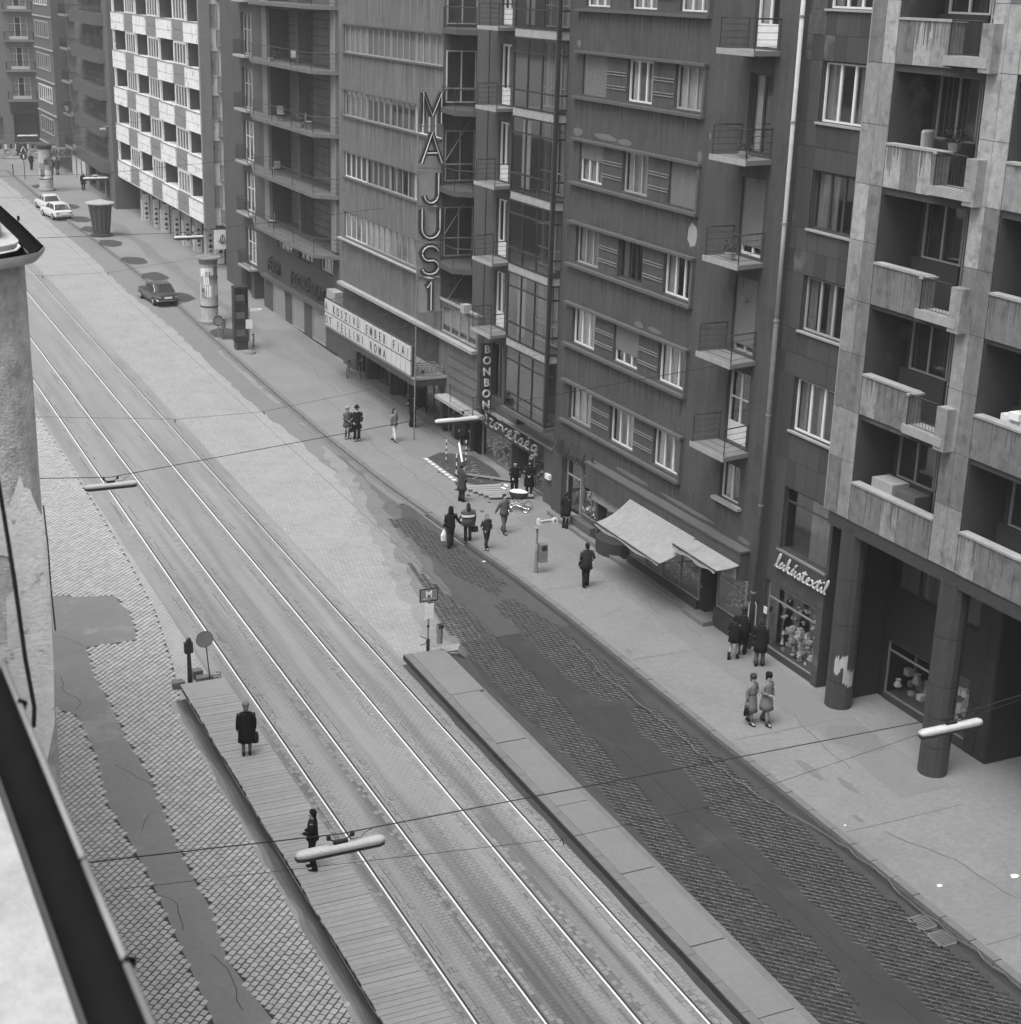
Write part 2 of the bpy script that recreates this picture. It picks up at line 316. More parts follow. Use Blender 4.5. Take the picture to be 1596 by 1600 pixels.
def cobbles(polys, excl, lx, ly, mats, g, hh, jit, jy, ymax=200, flip=False):
    """diagonal running-bond stones; the 300 that show largest become single parts, the rest one joined part"""
    allp = []; c45 = math.sqrt(.5)
    for poly in polys:
        xs = [p[0] for p in poly]; yy = [p[1] for p in poly]
        if flip:
            u0 = (min(xs)+min(yy))*c45; v0 = (min(yy)-max(xs))*c45
            for r in range(int(((max(yy)-min(xs))*c45-v0)/ly)+2):
                for q in range(int(((max(xs)+max(yy))*c45-u0)/lx)+2):
                    u = u0+(q+.5*(r % 2))*lx; v = v0+r*ly; x = (u-v)*c45; y = (v+u)*c45
                    if y < ymax and inside((x, y), poly) and not (excl and inside((x, y), excl)): allp.append((x, y, u, v))
            continue
        u0 = (min(xs)-max(yy))*c45; v0 = (min(xs)+min(yy))*c45
        for r in range(int(((max(xs)+max(yy))*c45-v0)/ly)+2):
            for q in range(int(((max(xs)-min(yy))*c45-u0)/lx)+2):
                u = u0+(q+.5*(r % 2))*lx; v = v0+r*ly; x = (u+v)*c45; y = (v-u)*c45
                if y < ymax and inside((x, y), poly) and not (excl and inside((x, y), excl)): allp.append((x, y, u, v))
    allp.sort(key=lambda p: p[1]); out = [([], []) for _ in mats]; singles = []
    ua = np.array((c45, -c45)); va = np.array((c45, c45))
    vis = [p for p in allp if p[1] > jy]; first = set(id(p) for p in vis[:150])
    for p in allp:
        a, b = (lx-g)/2*random.uniform(.93, 1.03), (ly-g)/2*random.uniform(.93, 1.03); h = hh+random.uniform(-.006, .006); k = random.randrange(len(mats))
        th = random.uniform(-jit, jit); ct, st = math.cos(th), math.sin(th); q = []
        for (sx, s_y, f, z) in ((-1, -1, 1, 0), (1, -1, 1, 0), (1, 1, 1, 0), (-1, 1, 1, 0), (-1, -1, .8, 1), (1, -1, .8, 1), (1, 1, .8, 1), (-1, 1, .8, 1)):
            uu, vv = sx*a*f, s_y*b*f; uu, vv = uu*ct-vv*st, uu*st+vv*ct
            x, y = (p[0]+(uu-vv)*c45, p[1]+(uu+vv)*c45) if flip else (p[0]+uu*c45+vv*c45, p[1]-uu*c45+vv*c45); q.append((x, y, G(y)+(h if z else h*.35 if True else 0)))
        fs = ((4, 5, 6, 7), (0, 1, 5, 4), (1, 2, 6, 5), (2, 3, 7, 6), (3, 0, 4, 7))
        if id(p) in first: singles.append((q, fs, k))
        else:
            V, Fc = out[k]; i = len(V); V += q; Fc += [tuple(i+t for t in f) for f in fs]
    for q, fs, k in singles:
        me = bpy.data.meshes.new('cobblestone'); me.from_pydata(q, [], fs); me.materials.append(MT[mats[k]]); link('cobblestone', me, road)
    for k, (V, Fc) in enumerate(out):
        me = bpy.data.meshes.new('cobblestones'); me.from_pydata(V, [], Fc); me.materials.append(MT[mats[k]]); o = link('cobblestones', me, road); o['kind'] = 'stuff'
struct('cobble_bedding', MB().flat(cobL, .009), 'joint_dark')
cobbles([cobL], patchL, .215, .18, ['sett_pale0', 'sett_pale1', 'sett_pale2'], .026, .03, .05, 29.5, flip=True)
for p_ in (s1, s2a, s2b, s2c): struct('cobble_bedding', MB().flat(p_, .009), 'sand_dim')
cobbles([s1, s2a, s2b, s2c], None, .25, .165, ['sett_dark0', 'sett_dark1', 'sett_dark2'], .026, .024, .05, 24.5)
struct('sandy_fringe', MB().strip([(20.0, 15+1.5*i) for i in range(22)], [(20.45+.12*math.sin(i*1.3)+random.uniform(-.08, .08)-(.2 if i < 10 else 0), 15+1.5*i) for i in range(22)], .005), 'sand_dim')
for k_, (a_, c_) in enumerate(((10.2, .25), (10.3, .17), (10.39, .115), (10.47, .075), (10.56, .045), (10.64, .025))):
    mat('shade_grime%d' % k_, c_, .2, 1.5, fine=.1)
    struct('shade_grime', MB().strip([(a_+.035*math.sin(i*1.3+k_)+random.uniform(-.07, .07)*(1-.12*k_), 18+.8*i) for i in range(36)], [(10.74, 18+.8*i) for i in range(36)], .034+.003*k_), 'shade_grime%d' % k_)  # graded dark strips: shade beside the platform painted in, mixed with grime
struct('shade_grime', MB().strip([(18.2+random.uniform(-.03, .03), 18+.8*i) for i in range(36)], [(18.45, 18+.8*i) for i in range(36)], .017), 'shade_grime4')  # dark ground strip that widens the dark band of the kerb face
def ragged(a, b, y0, y1, st, h, m, amp, name='pavement_repair'):
    ys2 = []; y = y0
    while y < y1: ys2.append(y); y += st*random.uniform(.5, 1.4)
    struct(name, MB().strip([(a(y)+random.uniform(-amp, amp), y) for y in ys2], [(b(y)+random.uniform(-amp, amp)*.6, y) for y in ys2], h), m)
# tree pits along the far kerb
for i, (x, y) in enumerate(((25.9, 149.6), (25.5, 142.1), (25.45, 136.5), (25.6, 129.6), (25.7, 121.5), (25.8, 114.9), (25.75, 107.2), (25.7, 95.5), (25.6, 163))):
    o = obj('tree_pit', MB().flat([(x+.95*math.cos(t*.449)*random.uniform(.85, 1.1), y+1.75*math.sin(t*.449)*random.uniform(.85, 1.1)) for t in range(14)], .15), 'soil'); o['kind'] = 'structure'
mat('pavement_crack_dark', .12, .3, 2)
mat('pavement_mid', .175, .15, .35, bump=.2, bscale=40, fine=.08)
ragged(lambda y: 27.3+.25*math.sin(y*.5), lambda y: 28.3+.2*math.sin(y*.7), 96, 146, 1.6, .146, 'pavement_dark', .1)
ragged(lambda y: 27.6+.5*math.sin(y*.33)+.2*math.sin(y*1.1), lambda y: 30.3, 59, 96, .9, .146, 'pavement_mid', .14)
ragged(lambda y: 28.4+.2*math.sin(y*.4), lambda y: 30.3, 32, 59, 1.1, .146, 'pavement_mid', .08)
ragged(lambda y: 29.2+.15*math.sin(y*.9), lambda y: 30.3, 62, 96, .8, .15, 'pavement_dark', .07)
for (px_, py_, ra, rb_) in ((26.9, 34.4, .16, .7), (26.5, 31.5, .07, .25), (27.4, 33.2, .12, .5), (29.5, 35.6, .75, 1.1), (26.0, 44.0, .12, .2), (28.9, 74.5, .5, 1.3), (28.4, 77.5, .4, 1.5)):
    struct('pavement_stain', MB().flat([(px_+ra*math.cos(q*.5236)*random.uniform(.8, 1.2), py_+rb_*math.sin(q*.5236)*random.uniform(.8, 1.2)) for q in range(12)], .152), 'pavement_dark')
rs = random.Random(12); m = MB()
for (x, y, L_, a) in ((25.75, 20, 26, 0), (26.2, 60, 22, .01), (28.1, 34, 4, .05), (29.0, 44, 5, -.03), (26.3, 90, 40, .02), (28.6, 24, 7, -.3), (27.0, 66, 5, .9), (26.5, 47, 4, 1.3), (28.0, 52, 5, 1.1), (27.8, 80, 12, .05), (30.6, 30, 3, 1.4)):
    p = (x, y); n = int(L_/.35)
    for i in range(n):
        b = a+rs.uniform(-.35, .35); q = (p[0]+.35*math.sin(b), p[1]+.35*math.cos(b)); w1 = .012+.01*rs.random()
        m.v += [(p[0]-w1, p[1], G(p[1])+.148), (p[0]+w1, p[1], G(p[1])+.148), (q[0]+w1, q[1], G(q[1])+.148), (q[0]-w1, q[1], G(q[1])+.148)]; k = len(m.v); m.f.append((k-4, k-3, k-2, k-1)); p = q
o = struct('pavement_crack', m, 'pavement_crack_dark'); m = MB()
for (x, y, L_, a) in ((7.3, 46.5, 3, .9), (8.2, 48, 3.5, 2.2), (7.6, 38.5, 1.6, .4), (7.5, 33.5, 2, .1), (8.0, 29.9, 2.6, .2), (6.5, 53, 3, 1.1), (7.7, 42.5, 2.2, 2.6), (22.2, 33, 4, .1), (22.6, 38, 3, .3), (22.4, 27, 5, .05), (22.9, 44, 4, -.2)):
    p = (x, y)
    for i in range(int(L_/.22)):
        a += rs.uniform(-.45, .45); q = (p[0]+.22*math.sin(a), p[1]+.22*math.cos(a)); w1 = .012; zz = .022 if x < 12 else .003
        m.v += [(p[0]-w1, p[1], G(p[1])+zz), (p[0]+w1, p[1], G(p[1])+zz), (q[0]+w1, q[1], G(q[1])+zz), (q[0]-w1, q[1], G(q[1])+zz)]; k = len(m.v); m.f.append((k-4, k-3, k-2, k-1)); p = q
struct('asphalt_crack', m, 'joint_dark')
for y in (25.2, 31.0, 36.9, 43.3, 50.1, 57.0):
    struct('pavement_seam', MB().strip([(25.7, y), (27.6, y+.05*math.sin(y)), (29.9, y)], [(25.7, y+.02), (27.6, y+.02+.05*math.sin(y)), (29.9, y+.02)], .1475), 'pavement_crack_dark')
# rails
def rails(xs, label):
    t = thing('tram_track', (sum(xs)/2, 25, G(25)), label, 'tram track', 'tram tracks set in the paving')
    for x in xs:
        m = MB()
        for y0 in range(15, 177, 18): m.gbox(x-.024, x+.024, y0, y0+18, -.02, .024)
        obj('rail', m, 'rail_steel', t)
        m = MB()
        for y0 in range(15, 177, 18): m.gbox(x+.026, x+.085, y0, y0+18, -.02, .016)
        obj('flange_groove', m, 'rail_groove', t)
m = MB(); rs = random.Random(5)
for x in (12.74, 14.22, 16.22, 17.70):
    for dx in (-.16, .19, .33, -.30):
        y = 19.0
        while y < 64:
            L_ = rs.uniform(.16, .24)
            if rs.random() < (.62 if abs(dx) < .25 else .3): m.gbox(x+dx-.06, x+dx+.06, y+.012, y+L_-.012, .0, .02+rs.uniform(0, .004))
            y += L_
o = obj('rail_setts', m, 'sett_bed', bed); o['kind'] = 'stuff'
m = MB()
for x in (12.74, 14.22, 16.22, 17.70):
    for dx in (-.3, -.17, .2, .32):
        y = 19.0
        while y < 90:
            L_ = rs.uniform(.4, 2.5)
            if rs.random() < .35: e_ = rs.uniform(-.06, .06); m.gbox(x+dx+e_-.016, x+dx+e_+.016, y, y+L_, .0, .0155); m.gbox(x+dx+e_, x+dx+e_+.14, y, y+.025, .0, .0155)
            y += L_
o = obj('dark_joints', m, 'sett_joint', bed); o['kind'] = 'stuff'
rails((12.74, 14.22), 'steel tram track running beside the left wooden platform')
rails((16.22, 17.70), 'steel tram track nearest to the shop side of the street')
# left platform of wooden planks
t = thing('tram_platform', (11.4, 35, G(35)), 'narrow tram stop platform of crosswise wooden planks, left of the tracks', 'platform')
y = 21.0
while y < 46.7:
    d = random.choice((.16, .2, .22, .24)); e = random.uniform(-.004, .004)
    if y > 45.4: d = 46.75-y
    wv = .02*math.sin(y*1.3); m = MB(); m.gbox(10.72+wv+random.uniform(-.02, .02), 12.22+random.uniform(-.01, .01), y+.008, y+d-.008, .17, .232+e)
    obj('plank', m, 'plank%d' % random.randrange(3), t); y += d
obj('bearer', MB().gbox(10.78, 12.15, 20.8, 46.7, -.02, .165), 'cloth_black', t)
# right platform: cast slabs behind a dark kerb
t = thing('tram_platform', (19.2, 35, G(35)), 'narrow tram stop platform of pale concrete slabs, right of the tracks', 'platform')
yb = [18, 22.6, 24.9, 27.9, 31.4, 35.2, 39.3, 42.9, 46.4]
for a, b in zip(yb, yb[1:]): obj('slab', MB().gbox(18.72, 19.72 if b < 46 else 19.9, a+.02, b-.02, .02, .2+random.uniform(-.006, .006)), 'platform', t)
y = 18
while y < 46.3:
    obj('kerbstone', MB().gbox(18.44, 18.70, y+.008, min(y+1.2, 46.4)-.008, -.02, .21), 'kerbstone', t); y += 1.2
obj('kerb_face', MB().gbox(18.43-.015, 18.438, 18, 46.4, -.02, .19), 'kerb_dark', t)
obj('edge_strip', MB().gbox(19.75, 20.0, 18, 46.2, -.02, .12), 'kerbstone', t)

# ------------------------------------------------------------------ building helpers
def wallmb(X, y0, y1, z0, z1, ops, depth=.9, back=12, face='X', roof=True):
    """front sheet with real openings, each a recess with reveals and a back; plus sides and roof"""
    T = (lambda u, d, z: (X+d, u, z)) if face == 'X' else (lambda u, d, z: (u, X+d, z))
    m = MB(); us = sorted({y0, y1} | {a for o in ops for a in (o[0], o[1])}); zs = sorted({z0, z1} | {a for o in ops for a in (o[2], o[3])})
    us = [u for u in us if y0 <= u <= y1]; zs = [z for z in zs if z0 <= z <= z1]
    for a, b in zip(us, us[1:]):
        for c, d in zip(zs, zs[1:]):
            mu, mz = (a+b)/2, (c+d)/2
            if not any(o[0] < mu < o[1] and o[2] < mz < o[3] for o in ops): m.quad(T(a, 0, c), T(b, 0, c), T(b, 0, d), T(a, 0, d))
    for o in ops:
        a, b, c, d = o[:4]; q = o[4] if len(o) > 4 else depth
        m.quad(T(a, 0, c), T(b, 0, c), T(b, q, c), T(a, q, c)); m.quad(T(a, 0, d), T(b, 0, d), T(b, q, d), T(a, q, d))
        m.quad(T(a, 0, c), T(a, 0, d), T(a, q, d), T(a, q, c)); m.quad(T(b, 0, c), T(b, 0, d), T(b, q, d), T(b, q, c)); m.quad(T(a, q, c), T(b, q, c), T(b, q, d), T(a, q, d))
    m.quad(T(y0, 0, z0), T(y0, back, z0), T(y0, back, z1), T(y0, 0, z1)); m.quad(T(y1, 0, z0), T(y1, back, z0), T(y1, back, z1), T(y1, 0, z1)); m.quad(T(y0, back, z0), T(y1, back, z0), T(y1, back, z1), T(y0, back, z1))
    if roof: m.quad(T(y0, 0, z1), T(y1, 0, z1), T(y1, back, z1), T(y0, back, z1))
    return m
WC = {}
def window(parent, X, ya, yb, z0, z1, n=2, fm='frame_white', cur='full', rec=.12, tr=None, face='X', fw=.05, mull=.05, shut=0, cm='curtain', gl=True, name='window', hb=None):
    """frame with separate panes, curtains behind and sometimes a roller shutter; ya<yb"""
    w_, h_ = round(yb-ya, 2), round(z1-z0, 2); seed = random.randrange(3)
    k = (w_, h_, n, fm, fw, mull, tr, hb)
    if ('f',)+k not in WC:
        m = MB(); m.box(0, w_, 0, .07, 0, fw); m.box(0, w_, 0, .07, h_-fw, h_); m.box(0, fw, 0, .07, fw, h_-fw); m.box(w_-fw, w_, 0, .07, fw, h_-fw)
        for i in range(1, n): c = fw+(w_-2*fw)*i/n; m.box(c-mull/2, c+mull/2, -.004, .066, fw, h_-fw)
        if tr: m.box(fw, w_-fw, -.008, .06, h_*tr-.025, h_*tr+.025)
        if hb:
            m.box(fw, w_-fw, -.006, .05, fw, h_*hb)
        WC[('f',)+k] = m.mesh(name, fm)
        c = (w_-2*fw)/n-mull; WC[('g',)+k] = MB().box(0, c, .03, .036, fw, h_-fw).mesh('pane', 'glass')
    loc = (X+rec, yb, z0) if face == 'X' else (ya, X+rec, z0)
    o = link(name, WC[('f',)+k], parent, loc, RX if face == 'X' else 0)
    if gl:
        for i in range(n): sub('pane', WC[('g',)+k], o, (fw+(w_-2*fw)*i/n+mull/2, 0, 0))
    if cur != 'none':
        kk = ('c', w_, h_, cur, seed, cm)
        if kk not in WC:
            rnd = random.Random(hash((w_, h_, seed)) & 255); m = MB(); N = max(8, int(w_/.05))
            spans = {'full': [(0, 1)], 'sides': [(0, .3), (.72, 1)], 'left': [(0, .45)], 'right': [(.5, 1)], 'half': [(0, 1)], 'thin': [(0, .18), (.45, .56), (.86, 1)]}[cur]
            zt = h_*(.55 if cur == 'half' else 1); zb = 0
            for a, b in spans:
                n0 = int(a*N); n1 = max(n0+2, int(b*N)); ph = rnd.random()*6
                for i in range(n0, n1):
                    d0, d1 = (.16+.025*math.sin(j*1.25+ph)+.012*math.sin(j*2.9) for j in (i, i+1))
                    m.quad((w_*i/N, d0, zb), (w_*(i+1)/N, d1, zb), (w_*(i+1)/N, d1, zt), (w_*i/N, d0, zt))
            WC[kk] = m.mesh('curtain', cm, True)
        sub('curtain', WC[kk], o)
    if shut:
        kk = ('s', w_, h_, shut)
        if kk not in WC:
            m = MB(); z = h_; 
            while z > h_*(1-shut): m.box(0, w_, -.045, -.02, max(z-.052, h_*(1-shut)), z-.006); z -= .055
            WC[kk] = m.mesh('shutter', 'shutter')
        sub('shutter', WC[kk], o)
    return o
def ledge(parent, X, ya, yb, z0, z1, out=.12, m='trim', name='ledge', inn=.0): return obj(name, MB().box(X-out, X+inn+.003, ya, yb, z0, z1), m, parent)
def railing(parent, P, z, h=.95, bars=4, vert=False, m='iron', posts=None, r=.014):
    """balcony railing along the plan polyline P; each straight run is one joined piece, posts are parts"""
    mb = MB()
    for (a, b) in zip(P, P[1:]):
        mb.tube([(a[0], a[1], z+h), (b[0], b[1], z+h)], .024, 4)
        if vert:
            L_ = math.dist(a, b); n = max(2, int(L_/.13))
            for i in range(1, n): t = i/n; x, y = a[0]+(b[0]-a[0])*t, a[1]+(b[1]-a[1])*t; mb.tube([(x, y, z+.05), (x, y, z+h)], .009, 4)
            mb.tube([(a[0], a[1], z+.06), (b[0], b[1], z+.06)], .012, 4)
        else:
            for i in range(bars): zz = z+h*(i+.6)/(bars+.6); mb.tube([(a[0], a[1], zz), (b[0], b[1], zz)], .0085, 4)
    o = obj('railing', mb, m, parent)
    for p in (posts or P): sub('post', MB().tube([(p[0], p[1], z-.05), (p[0], p[1], z+h)], .02, 5).mesh('post', m), o)
    return o
def goods(label, X, ya, yb, z0, z1, n, depth=.5, bright=.6, seed=1, size=.09):
    """window dressing: a heap of small wares behind the glass"""
    r = random.Random(seed); A, B = MB(), MB()
    for i in range(n):
        y = r.uniform(ya+.1, yb-.1); t = abs(r.gauss(0, .45)); z = z0+.06+min(1, t)*(z1-z0-.2); x = X+.25+r.random()*depth*(1-.3*t); s = r.uniform(.4, 1.2)*size
        m = A if r.random() < bright else B
        if r.random() < .5: m.box(x, x+s, y, y+s*r.uniform(.5, 1.6), z, z+s*r.uniform(.4, 1.6))
        else: m.lathe([(s*.3, 0), (s*.6, s*.3), (s*.25, s), (s*.4, s*1.2)], 6, (x, y, z))
    o = obj('shop_goods', A, 'goods_white'); o['kind'] = 'stuff'; tag(o, label, 'goods')
    sub('darker_goods', B.mesh('darker_goods', 'goods_grey'), o)

GL = {'l': (.6, [(0, 0), (.35, .9), (.45, 1.85), (.3, 2.05), (.2, 1.6), (.22, .2), (.45, 0)]), 'a': (1, [(0, 0), (.5, .95), (.3, .95), (.12, .6), (.2, .1), (.45, .05), (.7, .5), (.75, .95), (.72, .2), (.9, 0)]),
 'k': (.9, [(0, 0), (.3, 1), (.4, 1.9), (.22, 1.95), (.2, .1), (.28, .6), (.6, .95), (.6, .65), (.3, .5), (.6, .05), (.8, 0)]), 's': (.75, [(0, 0), (.4, 1), (.62, .5), (.5, .02), (.2, .1), (.65, 0)]),
 't': (.65, [(0, 0), (.3, 1), (.35, 1.75), (.28, .3), (.4, 0), (.6, 0)], [(.02, 1.15), (.68, 1.2)]), 'e': (.85, [(0, 0), (.35, .3), (.6, .7), (.45, 1), (.2, .7), (.22, .2), (.5, 0), (.8, .08)]),
 'x': (.85, [(0, .8), (.2, .95), (.5, .1), (.75, .05)], [(.75, .95), (.1, .05)]), 'i': (.5, [(0, 0), (.22, .95), (.24, .15), (.45, 0)], [(.28, 1.35), (.31, 1.48)]), 'z': (.75, [(0, .9), (.55, .95), (.1, .05), (.7, .05)]),
 'r': (.75, [(0, 0), (.2, 1.05), (.35, .85), (.58, .9), (.5, .2), (.7, 0)]), 'b': (.9, [(0, 0), (.35, 1), (.42, 1.9), (.22, 1.85), (.2, .2), (.45, 0), (.7, .4), (.5, .8), (.88, .8)]), 'o': (.95, [(0, .1), (.15, .7), (.45, 1), (.15, .75), (.15, .25), (.45, 0), (.72, .4), (.55, .95), (.92, .85)]),
 'v': (.8, [(0, .8), (.15, .95), (.3, .08), (.6, .9), (.8, .8)]), 'g': (1, [(.7, .85), (.45, 1), (.15, .7), (.2, .15), (.6, .2), (.78, .95), (.7, -.6), (.4, -.95), (.18, -.6), (.95, .05)]),
 'S': (1.05, [(.95, 1.6), (.7, 2), (.3, 1.75), (.4, 1.2), (.8, .7), (.6, .05), (.15, .1), (.95, .1)]), 'I': (.9, [(.05, 1.6), (.4, 2), (.75, 1.9), (.45, .3), (.15, .1), (.3, .4), (.85, 0)])}
ACC = {'á': ('a', [(.45, 1.3), (.62, 1.65)]), 'é': ('e', [(.4, 1.3), (.58, 1.65)]), 'ö': ('o', [(.28, 1.35), (.3, 1.5)], [(.58, 1.35), (.6, 1.5)])}
def script(parent, text, X, y_left, z, u, r, m, slant=.25, length=None):
    """cursive neon lettering bent from tube, one object per letter; runs right (falling y) on a street facade"""
    tot = sum(GL[ACC[c][0] if c in ACC else c][0] for c in text); k = (length/(tot*u)) if length else 1; x = 0
    for c in text:
        ex = ACC[c][1:] if c in ACC else (); g = GL[ACC[c][0] if c in ACC else c]; m_ = MB()
        for st in list(g[1:])+list(ex):
            pts = []
            for a, b in zip(st, st[1:]): pts += [(a[0]+(b[0]-a[0])*q/2, a[1]+(b[1]-a[1])*q/2) for q in range(2)]
            pts.append(st[-1]); P = [pts[0]]+[((p0[0]+2*p1[0]+p2[0])/4, (p0[1]+2*p1[1]+p2[1])/4) for p0, p1, p2 in zip(pts, pts[1:], pts[2:])]+[pts[-1]]
            m_.tube([(X, y_left-(x+px+py*slant)*u*k, z+py*u) for px, py in P], r, 5)
        obj('letter', m_, m, parent); x += g[0]
# ================================================================== building D: plaster block with grouped windows
D = thing('apartment_building', (30.2, 50.5, G(50)), 'dark plaster apartment building with windows grouped in long framed bands above the big awning', 'building')
XD = 30.2; ops = []; fl = [5.33, 8.64, 12.0, 15.32, 18.7, 22.04, 25.4]; PW = 3.39
for s in fl:
    for a, b in ((48.2, 50.2), (51.75, 53.7), (55.3, 57.3)): ops.append((a, b, s+.14, s+1.66, .8))
dfl = [7.69, 10.96, 14.31, 17.7, 21.12]
for s in dfl: ops.append((44.0, 45.4, s+.08, s+2.68, .8))
ops += [(44.15, 45.42, 5.62, 7.0, .8)]
ops += [(54.5, 57.7, .6, 3.75, 1.6), (51.35, 54.3, .55, 3.1, 2.2), (46.1, 51.33, 1.3, 3.1, 1.3), (45.0, 46.08, .65, 3.1, 1.6), (43.05, 44.9, 1.55, 3.15, 1.2)]
obj('wall', wallmb(XD, 42.75, 58.15, -.5, 26.6, ops), 'plaster_D', D); obj('added_storey', MB().box(30.5, 42, 42.8, 58.1, 26.62, 30.5), 'plaster_D', D)  # unseen top block added so the near street gets less sky
sty = {0: [('frame_white', 'thin', 0), ('frame_white', 'right', 0), ('frame_grey', 'full', 0)],      # order: right, middle, left as seen
       1: [('frame_white', 'left', 0), ('frame_white', 'none', .68), ('frame_white', 'full', 0)],
       2: [('frame_white', 'sides', 0), ('frame_dark', 'sides', 0), ('frame_grey', 'full', 0)],
       3: [('frame_grey', 'none', 1), ('frame_grey', 'full', 0), ('frame_white', 'full', .42)],
       4: [('frame_grey', 'full', 0), ('frame_white', 'sides', 0), ('frame_white', 'none', 1)],
       5: [('frame_white', 'full', 0), ('frame_white', 'full', 0), ('frame_white', 'full', 0)], 6: [('frame_white', 'full', 0)]*3}
for k, s in enumerate(fl):
    ledge(D, XD, 48.0, 57.85, s-.06, s+.05, .2, 'trim', 'sill_ledge'); ledge(D, XD, 47.98, 57.8, s+1.7, s+1.8, .2, 'trim', 'lintel_ledge')
    ledge(D, XD, 48.02, 48.14, s+.05, s+1.7, .12, 'trim', 'band_end')
    for (a, b), (fm, cu, sh) in zip(((48.2, 50.2), (51.75, 53.7), (55.3, 57.3)), sty[k]):
        window(D, XD, a, b, s+.14, s+1.66, 3, fm, cu, .14, shut=sh, mull=.09 if fm == 'frame_white' else .06, fw=.06, cm='curtain' if fm != 'frame_dark' else 'curtain_dim')
    for a, b in ((50.24, 51.7), (53.75, 55.25)):
        for z in (.5, .6, 1.02, 1.12): ledge(D, XD, a, b, s+z, s+z+.035, .035, 'concrete', 'groove_bar')
dst = [('frame_white', 'none', .0), ('frame_grey', 'none', .9), ('frame_white', 'none', .88), ('frame_dark', 'sides', 0), ('frame_white', 'sides', 0)]
for k, s in enumerate(dfl):
    fm, cu, sh = dst[k]
    window(D, XD, 44.0, 45.4, s+.08, s+2.68, 2, fm, cu, .16, shut=sh, name='balcony_door', mull=.1, fw=.08, hb=.28 if k in (0, 4) else None, tr=.62 if k == 0 else None)
    b = obj('balcony', MB().prism([(XD+.05, 43.78), (29.05, 43.55), (29.05, 45.72), (XD+.05, 45.72)], s-.16, s), 'concrete', D)
    m = MB().box(29.02, 29.05, 43.55, 45.74, s-.17, s+.02); sub('slab_rim', m.mesh('slab_rim', 'slab_edge'), b)
    railing(D, [(XD, 43.85), (29.1, 43.62), (29.1, 45.66), (XD, 45.66)], s, .98, 4)
def flake(y, z, ry, rz2, m_='plaster_patch', X=XD, par=D, n=14, sd=1):
    r = random.Random(sd); P = [(y+ry*math.cos(q*2*math.pi/n)*r.uniform(.82, 1.12), z+rz2*math.sin(q*2*math.pi/n)*r.uniform(.8, 1.15)) for q in range(n)]; m = MB()
    m.v = [(X-.006, a, b) for a, b in P]+[(X+.01, a, b) for a, b in P]; m.f = [tuple(range(n))]+[(k, (k+1) % n, n+(k+1) % n, n+k) for k in range(n)]; obj('plaster_patch', m, m_, par)
flake(48.35, 14.55, .32, .45, 'trim_light', sd=3)
for q, (y, z, a, b) in enumerate(((57.5, 17.35, .4, .16), (55.2, 17.34, .9, .13), (53.6, 17.3, .6, .12), (48.2, 17.35, .16, .2), (57.7, 20.75, .16, .14), (51.8, 10.6, .35, .12), (50.6, 10.62, .5, .1), (44.8, 12.9, .2, .08), (47.6, 18.1, .08, .12), (51.6, 4.52, 1.4, .1), (47.5, 4.5, 1.9, .09), (43.6, 4.5, .4, .1))): flake(y, z, a, b, sd=q+10)
window(D, XD, 44.15, 45.42, 5.62, 7.0, 2, 'frame_white', 'sides', .14, mull=.1)
ledge(D, XD, 43.9, 45.62, 5.5, 5.61, .2, 'trim_light', 'sill_ledge')
# ground floor of D
ledge(D, XD, 43.15, 54.75, 3.2, 4.22, .42, 'plaster_D', 'shop_fascia'); ledge(D, XD, 43.1, 54.8, 4.222, 4.3, .46, 'trim', 'fascia_cap')
for y0, y1 in ((46.1, 48.8), (48.82, 51.3)): window(D, XD-.2, y0, y1, 1.3, 3.1, 2, 'iron_grey', 'none', .1, name='shop_window', mull=.04)
window(D, XD-.2, 43.05, 44.9, 1.55, 3.15, 1, 'iron_grey', 'none', .1, name='shop_window')
window(D, XD, 45.05, 46.05, .7, 3.05, 1, 'frame_dark', 'none', .9, name='shop_door', hb=.25)
window(D, XD, 54.55, 56.3, 1.45, 3.6, 2, 'iron_grey', 'none', .3, name='shop_window', tr=.8)
window(D, XD, 56.35, 57.65, .85, 3.7, 1, 'frame_grey', 'none', .25, name='shop_door', tr=.72, hb=.15)
window(D, XD, 51.4, 54.25, 1.55, 3.05, 2, 'frame_dark', 'none', .35, name='shop_window')
obj('plinth', MB().box(30.02, 30.25, 46.1, 51.4, .3, 1.28), 'kerb_dark', D); obj('plinth', MB().box(30.03, 30.25, 43.0, 44.95, .3, 1.5), 'kerb_dark', D); obj('plinth', MB().box(29.95, 30.25, 54.45, 56.3, .5, 1.42), 'trim', D)
obj('shop_base', MB().rings([(30.3, 52.9, .5, .75, .95), (30.3, 52.9, 1.5, .75, .95)], 20), 'kerb_dark', D)
obj('signboard', MB().box(29.98, 30.12, 51.6, 54.45, 2.72, 3.35), 'trim_light', D); obj('signboard', MB().box(29.72, 29.78, 43.3, 44.9, 3.22, 3.75), 'trim_light', D)
obj('step', MB().prism([(29.6, 44.9), (29.6, 46.4), (30.2, 46.4), (30.2, 44.9)], .3, .95), 'kerbstone', D)
obj('pavement_step', MB().gbox(29.72, 30.02, 46.2, 58, .1, .3), 'kerbstone', D)
goods('small pale wares piled behind the glass of the shop below the wavy sign', XD, 54.6, 56.3, 1.45, 3.0, 90, seed=2)
goods('pale printed cards and a tall box in the window at the far end of the big awning', XD+.1, 51.5, 54.2, 1.55, 2.9, 26, seed=3, bright=.9, size=.3)
goods('dark wares with a few bright glints in the window under the big awning', XD-.1, 46.2, 51.2, 1.32, 2.9, 170, seed=4, bright=.4, size=.1)
